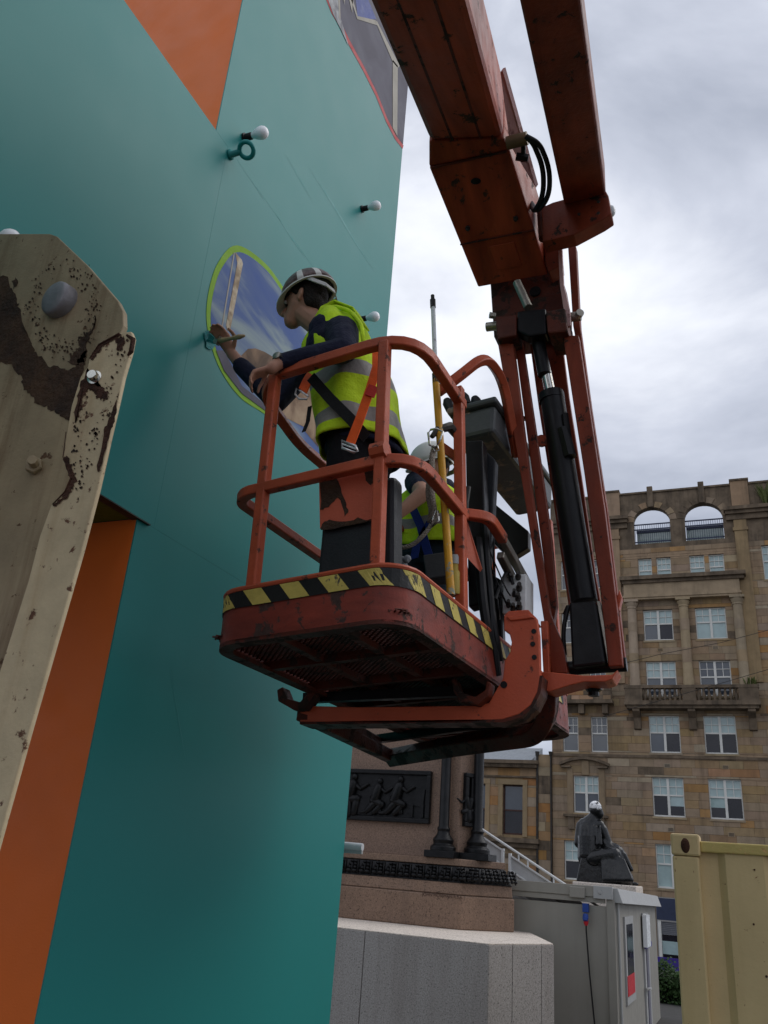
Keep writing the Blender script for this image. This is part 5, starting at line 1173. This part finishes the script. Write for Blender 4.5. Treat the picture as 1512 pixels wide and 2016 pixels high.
# torso (navy jumper)
B.c((-1.40, 2.80, 4.0), (-1.40, 2.90, 4.0), .135, .135, 0); B.c((-1.45, 2.79, 4.18), (-1.45, 2.93, 4.18), .14, .14, 0); B.c((-1.53, 2.77, 4.36), (-1.53, 2.95, 4.36), .135, .135, 0)
B.c((-1.56, 2.73, 4.43), (-1.59, 2.98, 4.45), .085, .085, 0)
# near (left) arm resting on the rail
Ls = PY(672, 655, 2.70); Le = PY(678, 690, 2.58); Lw = PY(553, 712, 2.49)
B.c(Ls, lerp(Ls, Le, .5), .078, .07, 0); B.c(lerp(Ls, Le, .5), Le, .07, .055, 0); B.c(Le, lerp(Le, Lw, .55), .055, .046, 0); B.c(lerp(Le, Lw, .55), Lw, .046, .034, 0)
Lh = PY(534, 725, 2.455)
B.c(Lw, Lh, .028, .027, 2)
hand(B, Lh, PY(505, 736, 2.43) - Lh, V(.25, .1, -1), -1, 1.2, 2, .84)
# far (right) arm reaching to the wall
Rs = PY(632, 690, 2.99); Re = PY(545, 790, 2.86); Rw = PY(466, 712, 2.76); Rh = PY(456, 696, 2.75)
B.c(Rs, Re, .07, .052, 0); B.c(Re, lerp(Re, Rw, .88), .052, .042, 0); B.c(lerp(Re, Rw, .8), Rh, .031, .027, 2)
hd = PY(438, 662, 2.70) - Rh
hand(B, Rh, hd, V(-.2, -.75, .35), 1, .85, 2, .95)
# neck and head
hc = PY(601, 598, 2.84)
B.c((-1.60, 2.84, 4.50), hc + V(.0, 0, -.06), .062, .056, 2)
B.e(hc + V(.005, 0, .02), (.098, .077, .105), 2); B.c(hc + V(-.02, 0, -.03), hc + V(-.058, 0, -.085), .07, .043, 2)
B.c(hc + V(-.05, .0, -.09), hc + V(-.075, .0, -.098), .030, .022, 2)      # chin
B.c(hc + V(-.092, 0, -.008), hc + V(-.116, 0, -.036), .012, .014, 2)    # nose
for s_ in (-1, 1): B.c(hc + V(-.106, s_ * .009, -.042), hc + V(-.09, s_ * .014, -.04), .008, .008, 2)
B.c(hc + V(-.094, -.02, -.062), hc + V(-.094, .02, -.062), .0085, .0085, 2); B.c(hc + V(-.089, -.018, -.074), hc + V(-.089, .018, -.074), .009, .009, 2)
for s_ in (-1, 1):
    B.c(hc + V(-.085, s_ * .035, .022), hc + V(-.085, s_ * .02, .024), .014, .012, 2)
    ec = hc + V(.012, s_ * .078, -.008); B.c(ec + V(.004, 0, .022), ec + V(-.002, 0, -.02), .012, .009, 2); B.c(ec + V(.012, s_ * .008, .026), ec + V(.012, s_ * .006, -.004), .008, .007, 2)
body1 = B.build([NAVY, DARKC, SKIN], w1, .0055)
# eyes
for s_ in (-1, 1):
    MB().ell(hc + V(-.090, s_ * .030, .008), (.011, .012, .010)).build('eye', M('eye_white', (.6, .58, .55), .2), w1, smooth='all')
    MB().ell(hc + V(-.0985, s_ * .031, .007), (.004, .006, .006)).build('iris', M('iris', (.03, .02, .012), .2), w1, smooth='all')
# hair
b = MB(); b.ell(hc + V(.022, 0, .032), (.092, .083, .092)); b.cap(hc + V(.06, -.03, -.02), hc + V(.06, .03, -.02), .045, .045)
for s_ in (-1, 1): b.cap(hc + V(-.03, s_ * .066, .04), hc + V(-.012, s_ * .073, .012), .016, .009); b.cap(hc + V(.04, s_ * .062, .03), hc + V(.05, s_ * .055, -.04), .024, .02)
me = remesh(b, .006, 2); me.transform(Matrix.Translation(-ORG[w1])); link('hair', me, HAIR, w1, smooth='all')
# helmet: shell with rim, peak, band pattern
def helmet(c, fwd, tilt, par, pat=True, sc=1.0):
    f = Vector(fwd).normalized(); up = Vector((0, 0, 1)); sd = f.cross(up).normalized(); rot = Matrix.Rotation(tilt, 3, sd); f = rot @ f; up = rot @ up
    def hp(a, b_, h): return c + f * a + sd * b_ + up * h
    n = 28; m_ = 8; vs = []; fs = []; mi = []
    for i in range(m_ + 1):
        t = math.pi / 2 * i / m_
        for j in range(n):
            ph = 2 * math.pi * j / n; rx = .142 * sc; ry = .116 * sc
            vs.append(hp(rx * math.cos(t) * math.cos(ph), ry * math.cos(t) * math.sin(ph), .128 * sc * math.sin(t) * (1 + .05 * math.cos(3 * ph) * math.cos(t) * 0)))
    for i in range(m_):
        for j in range(n): fs.append((i * n + j, i * n + (j + 1) % n, (i + 1) * n + (j + 1) % n, (i + 1) * n + j)); mi.append(1 if (pat and 0 <= i <= 6 and (j % 14) not in (6,) and j not in (3, 11, 17, 25)) else 0)
    b = MB(); b.v = [tuple(v) for v in vs]; b.f = fs; b.m = mi
    o = b.build('helmet', [HELM, CAMO], par, smooth='all'); so_ = o.modifiers.new('t', 'SOLIDIFY'); so_.thickness = -.006; so_.material_offset = 2; o.data.materials.append(HELMI); o.data.materials.append(HELMI)
    so_.material_offset_rim = 0
    # rim and peak
    b = MB(); vs = []; n2 = 40
    for j in range(n2):
        ph = 2 * math.pi * j / n2; pk = max(0, math.cos(ph)) ** 2.5 * .034 * sc
        for e_, hh in ((-.006, .004), (.008 * sc + pk, .0 - pk * .55), (.008 * sc + pk, -.007 - pk * .55), (-.006, -.005)):
            vs.append(hp((.142 * sc + e_) * math.cos(ph), (.116 * sc + min(e_, .03) * (1 if e_ < 0 else .9)) * math.sin(ph), hh))
    fs = [(j * 4 + k_, ((j + 1) % n2) * 4 + k_, ((j + 1) % n2) * 4 + (k_ + 1) % 4, j * 4 + (k_ + 1) % 4) for j in range(n2) for k_ in range(4)]
    b.v = [tuple(v) for v in vs]; b.f = fs; b.m = [0 if (i % 4) != 2 else 1 for i in range(len(fs))]
    b.build('brim', [HELM, HELMI], o, smooth=True)
    b = MB()
    for s_ in (-1, 1): b.ribbon([hp(-.02, s_ * .10, .03), hp(-.06, s_ * .098, -.02), hp(-.11, s_ * .06, -.055), hp(-.125, 0, -.06)], (up * .026), .006)
    b.build('cradle_strap', M('cradle_plastic', (.5, .5, .48), .5), o)
    MB().ribbon([hp(.12 * math.cos(a), .098 * math.sin(a), .005) for a in [2 * math.pi * i / 24 for i in range(25)]], up * .02, .004).build('sweat_band', RUBBER, o)
    return o
helmet(hc + V(.014, 0, .05), (-1, 0, 0), math.radians(-20), w1, sc=.95)
# vest: lofted shell with hem, bands, neck opening
def loft(rings, n, name, mats, par, bands, thick=.008, seed=1, amp=.021, front_gap=None):
    rn = random.Random(seed); phs = [rn.uniform(0, 6.28) for _ in range(6)]
    vs = []; m_ = len(rings); sub = 6; rr = []
    for i in range(m_ - 1):
        for k_ in range(sub):
            t = k_ / sub; t = t
            rr.append([rings[i][q] + (rings[i + 1][q] - rings[i][q]) * t for q in range(6)])
    rr.append(list(rings[-1]))
    for i, (x, y, z, rx, ry, tl) in enumerate(rr):
        for j in range(n):
            ph = 2 * math.pi * j / n
            w_ = amp * (math.sin(3 * ph + phs[0] + z * 5) * .5 + math.sin(7 * ph + phs[1] + z * 9) * .35 + math.sin(5 * ph + phs[2] - z * 14) * .4)
            c_, s_ = math.cos(ph), math.sin(ph)
            vs.append((x + (rx + w_) * c_, y + (ry + w_) * s_, z + tl * c_ + amp * .3 * math.sin(4 * ph + phs[3])))
    fs = []; mi = []
    for i in range(len(rr) - 1):
        for j in range(n):
            fs.append((i * n + j, i * n + (j + 1) % n, (i + 1) * n + (j + 1) % n, (i + 1) * n + j))
            zc = (rr[i][2] + rr[i + 1][2]) / 2; mi.append(bands(zc, 2 * math.pi * (j + .5) / n))
    b = MB(); b.v = vs; b.f = fs; b.m = mi
    o = b.build(name, mats, par, smooth='all'); s_ = o.modifiers.new('t', 'SOLIDIFY'); s_.thickness = thick; s_.offset = 1
    return o
ZB = [PY(680, 736, 2.63).z, PY(680, 704, 2.63).z, PY(680, 826, 2.63).z, PY(680, 796, 2.63).z]
def bands1(z, ph):
    if ZB[0] < z < ZB[1] or ZB[2] < z < ZB[3]: return 1
    if .45 < abs(((ph - 1.57 + math.pi) % (2 * math.pi)) - math.pi) < .75 and z > 4.335: return 1
    return 0
loft([(-1.385, 2.85, 3.855, .175, .225, .01), (-1.40, 2.85, 3.95, .172, .222, .01), (-1.43, 2.855, 4.1, .162, .215, .012), (-1.475, 2.855, 4.24, .158, .212, .02), (-1.525, 2.855, 4.36, .152, .205, .03), (-1.565, 2.855, 4.455, .135, .185, .04), (-1.59, 2.85, 4.515, .112, .14, .05), (-1.61, 2.845, 4.545, .085, .095, .05)], 48, 'vest', [LIMEV, REFL], w1, bands1, seed=4)
# vest shoulder edge piping
MB().tube(curve([PY(606, 690, 2.70), PY(612, 655, 2.70), PY(628, 622, 2.72), PY(656, 602, 2.78), PY(690, 612, 2.72), PY(712, 640, 2.66), PY(716, 675, 2.62)], r=.05), .010, 6).build('vest_armhole_edge', LIMEV, w1, smooth='all')
MB().ribbon([PY(622, 640, 2.74), PY(640, 610, 2.78), PY(664, 598, 2.82), PY(700, 612, 2.80), PY(720, 645, 2.74)], [V(.0, .07, .01)] * 5, .008).build('vest_shoulder', LIMEV, w1, smooth='all')
# harness straps and buckles
ys_ = 2.605
MB().ribbon([PY(612, 742, 2.60), PY(650, 785, 2.59), PY(690, 825, 2.59), PY(722, 862, 2.62)], (PY(650, 785, ys_) - PY(668, 765, ys_)).normalized() * .045, .005).build('chest_strap', BKSTR, w1)
st_ = MB().ribbon([PY(741, 690, 2.615), PY(741, 725, 2.60), PY(728, 768, 2.585), PY(708, 826, 2.57), PY(690, 872, 2.57)], (PY(712, 790, ys_) - PY(692, 783, ys_)).normalized() * .042, .005).build('leg_strap', ORSTR, w1)
MB().ribbon([PY(736, 760, 2.578), PY(727, 780, 2.574)], (PY(712, 790, ys_) - PY(692, 783, ys_)).normalized() * .046, .007).build('strap_keeper', M('dark_orange_tab', (.55, .03, .02), .6), st_)
def loopbuckle(pts, r_, par, name='buckle', mat=ALLOY): return MB().tube(pts, r_, 8, closed=True).build(name, mat, par, smooth='all')
loopbuckle([PY(673, 868, 2.56), PY(700, 878, 2.56), PY(704, 888, 2.56), PY(698, 891, 2.56), PY(674, 882, 2.56)], .0055, st_)
MB().tube([PY(674, 874, 2.56), PY(702, 884, 2.56)], .004, 6).build('buckle_bar', ALLOY, st_)
o2 = MB().ribbon([PY(613, 738, 2.62), PY(604, 752, 2.60), PY(596, 770, 2.58)], (PY(604, 760, ys_) - PY(590, 750, ys_)).normalized() * .05, .008).build('chest_loop', ORSTR, w1)
loopbuckle([PY(584, 765, 2.575), PY(581, 776, 2.575), PY(588, 785, 2.575), PY(604, 786, 2.575), PY(607, 780, 2.575), PY(592, 770, 2.575)], .0045, o2)
MB().ribbon([PY(610, 800, 2.64), PY(606, 830, 2.64), PY(598, 850, 2.63)], V(.018, 0, .004), .003).build('strap_end', BKSTR, w1)
MB().lathe([(.0355, 0), (.0365, .012), (.0355, .024)], Lw - (Lh - Lw).normalized() * .012, Lh - Lw, 16).build('watch_strap', RUBBER, w1, smooth=True)
wd = (V(0, -1, .2)).normalized(); MB().lathe([(.017, .0), (.018, .006), (.015, .008)], Lw + V(0, -.034, .006), wd, 16).build('watch_face', STEEL, w1, smooth=True)
# jumper hem at the back
MB().tube([V(-1.375 + .15 * math.cos(a), 2.85 + .18 * math.sin(a), 3.85) for a in [2 * math.pi * i / 30 for i in range(30)]], .016, 8, closed=True).build('jumper_hem', NAVY, w1, smooth='all')
# paint brush in his hand
pb = thing('paintbrush', 'wooden paintbrush loaded with turquoise paint held against the wall', 'brush', PY(440, 668, 2.68))
h0, h1 = PY(481, 661, 2.62), PY(432, 671, 2.68)
MB().tube([h0, lerp(h0, h1, .2), lerp(h0, h1, .55), lerp(h0, h1, .8), h1], [.006, .012, .008, .011, .013], 10).build('handle', WOOD, pb, smooth='all')
bt = V(XW + .012, wp(410, 662).y, wp(410, 662).z); dv = (bt - h1)
fa_ = lerp(h1, bt, .35)
MB().ribbon([h1, fa_], V(0, .02, .06), .018).build('ferrule', STEEL, pb)
b = MB(); rn = random.Random(5)
for i in range(60):
    t = rn.uniform(-.5, .5); o_ = V(0, .02, .06) * t; x_ = V(rn.uniform(-.006, .006), rn.uniform(-.006, .006), 0)
    b.tube([fa_ + o_ + x_, lerp(fa_, bt, .6) + o_ * 1.25 + x_, bt + o_ * 1.5 + V(0, -.01, -.004) + x_], [.003, .003, .0012], 4)
b.build('bristles', BRIST, pb, kind='stuff')
# wet paint dab where the brush works
MB().sheet([wp(x, y, .0062) for x, y in jag([(402, 655), (410, 650), (420, 662), (424, 680), (414, 690), (404, 684)], 1.5, 31, 3)]).build('wet_paint', BRIST, tw)

# ---- second worker, bent over beyond the box
w2 = thing('person', 'worker in plain white helmet and lime vest with blue harness bending behind the box', 'person', BL(-.42, 1.6, -.15))
B = Body(); Y2 = 4.1
def p2_(x, y, yy=Y2): return PY(x, y, yy)
hip = p2_(840, 1105); 
for dx in (-.09, .09):
    B.c(hip + V(dx, 0, -.02), V(hip.x + dx, Y2 - .05, 3.45), .095, .065, 1); B.c(V(hip.x + dx, Y2 - .05, 3.45), V(hip.x + dx, Y2, 3.06), .06, .045, 1); B.c(V(hip.x + dx, Y2, 3.02), V(hip.x + dx - .1, Y2 - .08, 3.0), .045, .04, 1)
sh2 = p2_(850, 955)
B.c(hip + V(-.07, 0, .05), hip + V(.07, 0, .05), .125, .125, 1)
B.c(p2_(832, 1070), p2_(860, 1070), .13, .13, 0); B.c(p2_(835, 1010), p2_(866, 1010), .135, .135, 0); B.c(p2_(828, 965), p2_(872, 968), .085, .085, 0)
s1 = p2_(820, 950, Y2 - .08); e1 = p2_(838, 985, Y2 - .35); e1 = p2_(832, 972, Y2 - .3)
B.c(s1, lerp(s1, e1, .55), .072, .062, 0); B.c(lerp(s1, e1, .5), e1, .05, .046, 2)
wr1 = p2_(782, 1014, Y2 - .42); B.c(e1, wr1, .046, .030, 2); hand(B, wr1, p2_(760, 1035, Y2 - .45) - wr1, V(0, .3, -1), 1, .4, 2)
s2_ = p2_(862, 962, Y2 + .14); e2_ = p2_(850, 1005, Y2 + .22); w2_ = p2_(820, 1040, Y2 + .18); B.c(s2_, e2_, .07, .05, 0); B.c(e2_, w2_, .045, .03, 2); hand(B, w2_, p2_(800, 1055, Y2 + .1) - w2_, V(-.6, .6, 0), -1, .5, 2)
hc2 = p2_(852, 922, Y2 - .02)
B.c(p2_(852, 950), hc2, .06, .056, 2); B.e(hc2, (.08, .095, .11), 2); B.c(hc2 + V(-.03, -.05, -.05), hc2 + V(-.045, -.075, -.08), .05, .035, 2); B.c(hc2 + V(-.05, -.085, -.01), hc2 + V(-.058, -.1, -.03), .012, .013, 2)
for s_ in (-1, 1): B.c(hc2 + V(s_ * .078, .02, .01), hc2 + V(s_ * .078, .02, -.025), .012, .009, 2)
B.build([NAVY, JEANS, SKIN], w2, .007)
b = MB(); b.ell(hc2 + V(.008, .022, .025), (.085, .088, .09)); me = remesh(b, .007, 2); me.transform(Matrix.Translation(-ORG[w2])); link('hair', me, HAIR, w2, smooth='all')
helmet(hc2 + V(0, .0, .03), (-.5, -.6, 0), math.radians(-20), w2, pat=False)
def bands2(z, ph): return 1 if (3.98 < z < 4.04 or 3.83 < z < 3.88 and False) else 0
a0, a1, a2, a3, a4 = p2_(850, 1085), p2_(850, 1050), p2_(850, 1010), p2_(850, 975), p2_(851, 955)
loft([(a0.x, Y2, a0.z, .2, .17, 0), (a1.x, Y2, a1.z, .195, .165, 0), (a2.x, Y2, a2.z, .185, .155, 0), (a3.x, Y2, a3.z, .16, .13, 0), (a4.x, Y2, a4.z, .085, .08, 0)], 36, 'vest', [LIMEV, REFL], w2, bands2, seed=9)
for pts in ([(812, 1000), (828, 1035), (840, 1080), (850, 1110)], [(850, 1020), (836, 1045), (820, 1075), (815, 1100)]):
    MB().ribbon([p2_(x, y, Y2 - .185) for x, y in pts], V(.045, 0, .01), .006).build('harness_strap', BLSTR, w2)

# ------------------------------------------------------------------ loose things in the basket
pl = thing('extension_pole', 'paint spattered yellow and white extension pole standing in the basket', 'pole', LP(888, 1165, 1, .42))
pt, pm, pb_ = PY(852, 592, 2.93), PY(858, 748, 2.90), LP(888, 1172, 1, .42)
MB().tube([pt, pm], .0105, 10).build('upper_tube', POLEW, pl, smooth=True)
MB().tube([pt + (pt - pm) * .01, lerp(pt, pm, .09)], .0135, 10).tube([pt + (pt - pm) * .07, pt], .009, 10).build('tip', RUBBER, pl, smooth=True)
MB().tube([lerp(pt, pm, .93), lerp(pm, pb_, .02)], .0165, 10).build('clamp', RUBBER, pl, smooth=True)
MB().tube([pm, pb_], .016, 12).build('lower_tube', POLEY, pl, smooth=True)
rp = thing('safety_lanyard', 'grey twisted rope lanyard with silver carabiners clipped to the rail hook', 'rope', PY(858, 870, 2.84))
def twist(path, r_, name):
    path = curve(path, r=.06, n=8); L_ = [0]
    for p, q in zip(path, path[1:]): L_.append(L_[-1] + (q - p).length)
    tot = L_[-1]; n = max(12, int(tot / .006))
    def at_(s):
        for i in range(len(path) - 1):
            if L_[i + 1] >= s: t = (s - L_[i]) / max(1e-6, L_[i + 1] - L_[i]); return lerp(path[i], path[i + 1], t), (path[i + 1] - path[i]).normalized()
        return path[-1], (path[-1] - path[-2]).normalized()
    for st_k in range(3):
        q = []
        for i in range(n + 1):
            p, t = at_(tot * i / n); a = V(0, -1, 0); a = (a - t * a.dot(t)).normalized(); b_ = t.cross(a); an = tot * i / n / .035 * 2 * math.pi + st_k * 2.094
            q.append(p + (a * math.cos(an) + b_ * math.sin(an)) * r_ * .55)
        MB().tube(q, r_ * .62, 6).build(name, ROPE, rp, smooth='all')
twist([PY(856, 880, 2.84), PY(850, 900, 2.84), PY(852, 935, 2.83), PY(850, 975, 2.83), PY(856, 1010, 2.83), PY(852, 1030, 2.83)], .0115, 'rope_strand')
twist([PY(846, 930, 2.85), PY(842, 975, 2.85), PY(850, 1005, 2.85), PY(846, 1028, 2.85)], .0105, 'rope_strand')
twist([PY(856, 1022, 2.83), PY(838, 1050, 2.82), PY(815, 1072, 2.82), PY(790, 1080, 2.82), PY(770, 1070, 2.84)], .0085, 'rope_strand')
MB().tube([PY(843, 852, 2.83), PY(846, 876, 2.83), PY(858, 884, 2.83), PY(868, 862, 2.83), PY(872, 850, 2.83), PY(860, 844, 2.83), PY(848, 846, 2.83)], .005, 8, closed=True).build('carabiner', CHROME, rp, smooth='all')
MB().tube([PY(852, 882, 2.83), PY(856, 890, 2.83), PY(864, 886, 2.83), PY(862, 877, 2.83)], .004, 8, closed=True).build('ring', CHROME, rp, smooth='all')
MB().tube([PY(858, 1005, 2.82), PY(848, 1030, 2.82), PY(851, 1036, 2.82), PY(864, 1026, 2.82), PY(862, 1006, 2.82)], .0045, 8, closed=True).build('carabiner', CHROME, rp, smooth='all')
bt_ = thing('bottle', 'small yellow plastic bottle behind the toe board by the right post', 'bottle', LP(895, 1175, 1, .5))
c_ = LP(896, 1172, 1, .5); MB().lathe([(.024, 0), (.026, .01), (.026, .09), (.02, .1), (.02, .125)], c_, BR @ V(0, 0, 1), 14).build('bottle_body', M('yellow_plastic', (.45, .33, .06), .4), bt_, smooth=True)
MB().lathe([(.022, .125), (.022, .155), (.018, .165)], c_, BR @ V(0, 0, 1), 14).build('bottle_cap', M('milky_cap', (.4, .42, .42), .4), bt_, smooth=True)
c_ = LP(778, 1108, 1, .3); b = MB(); rn = random.Random(3)
for i in range(14): b.ell(c_ + V(rn.uniform(-.05, .05), rn.uniform(-.04, .04), rn.uniform(-.02, .02)), (rn.uniform(.012, .022), .016, rn.uniform(.008, .018)), nu=8, nv=6)
me = remesh(b, .006, 1); o = link('rag', me, M('grey_rag', (.2, .21, .22), .9, var=.4, vs=40)); tag(o, 'crumpled grey rag lying beside the black box in the basket', 'rag')
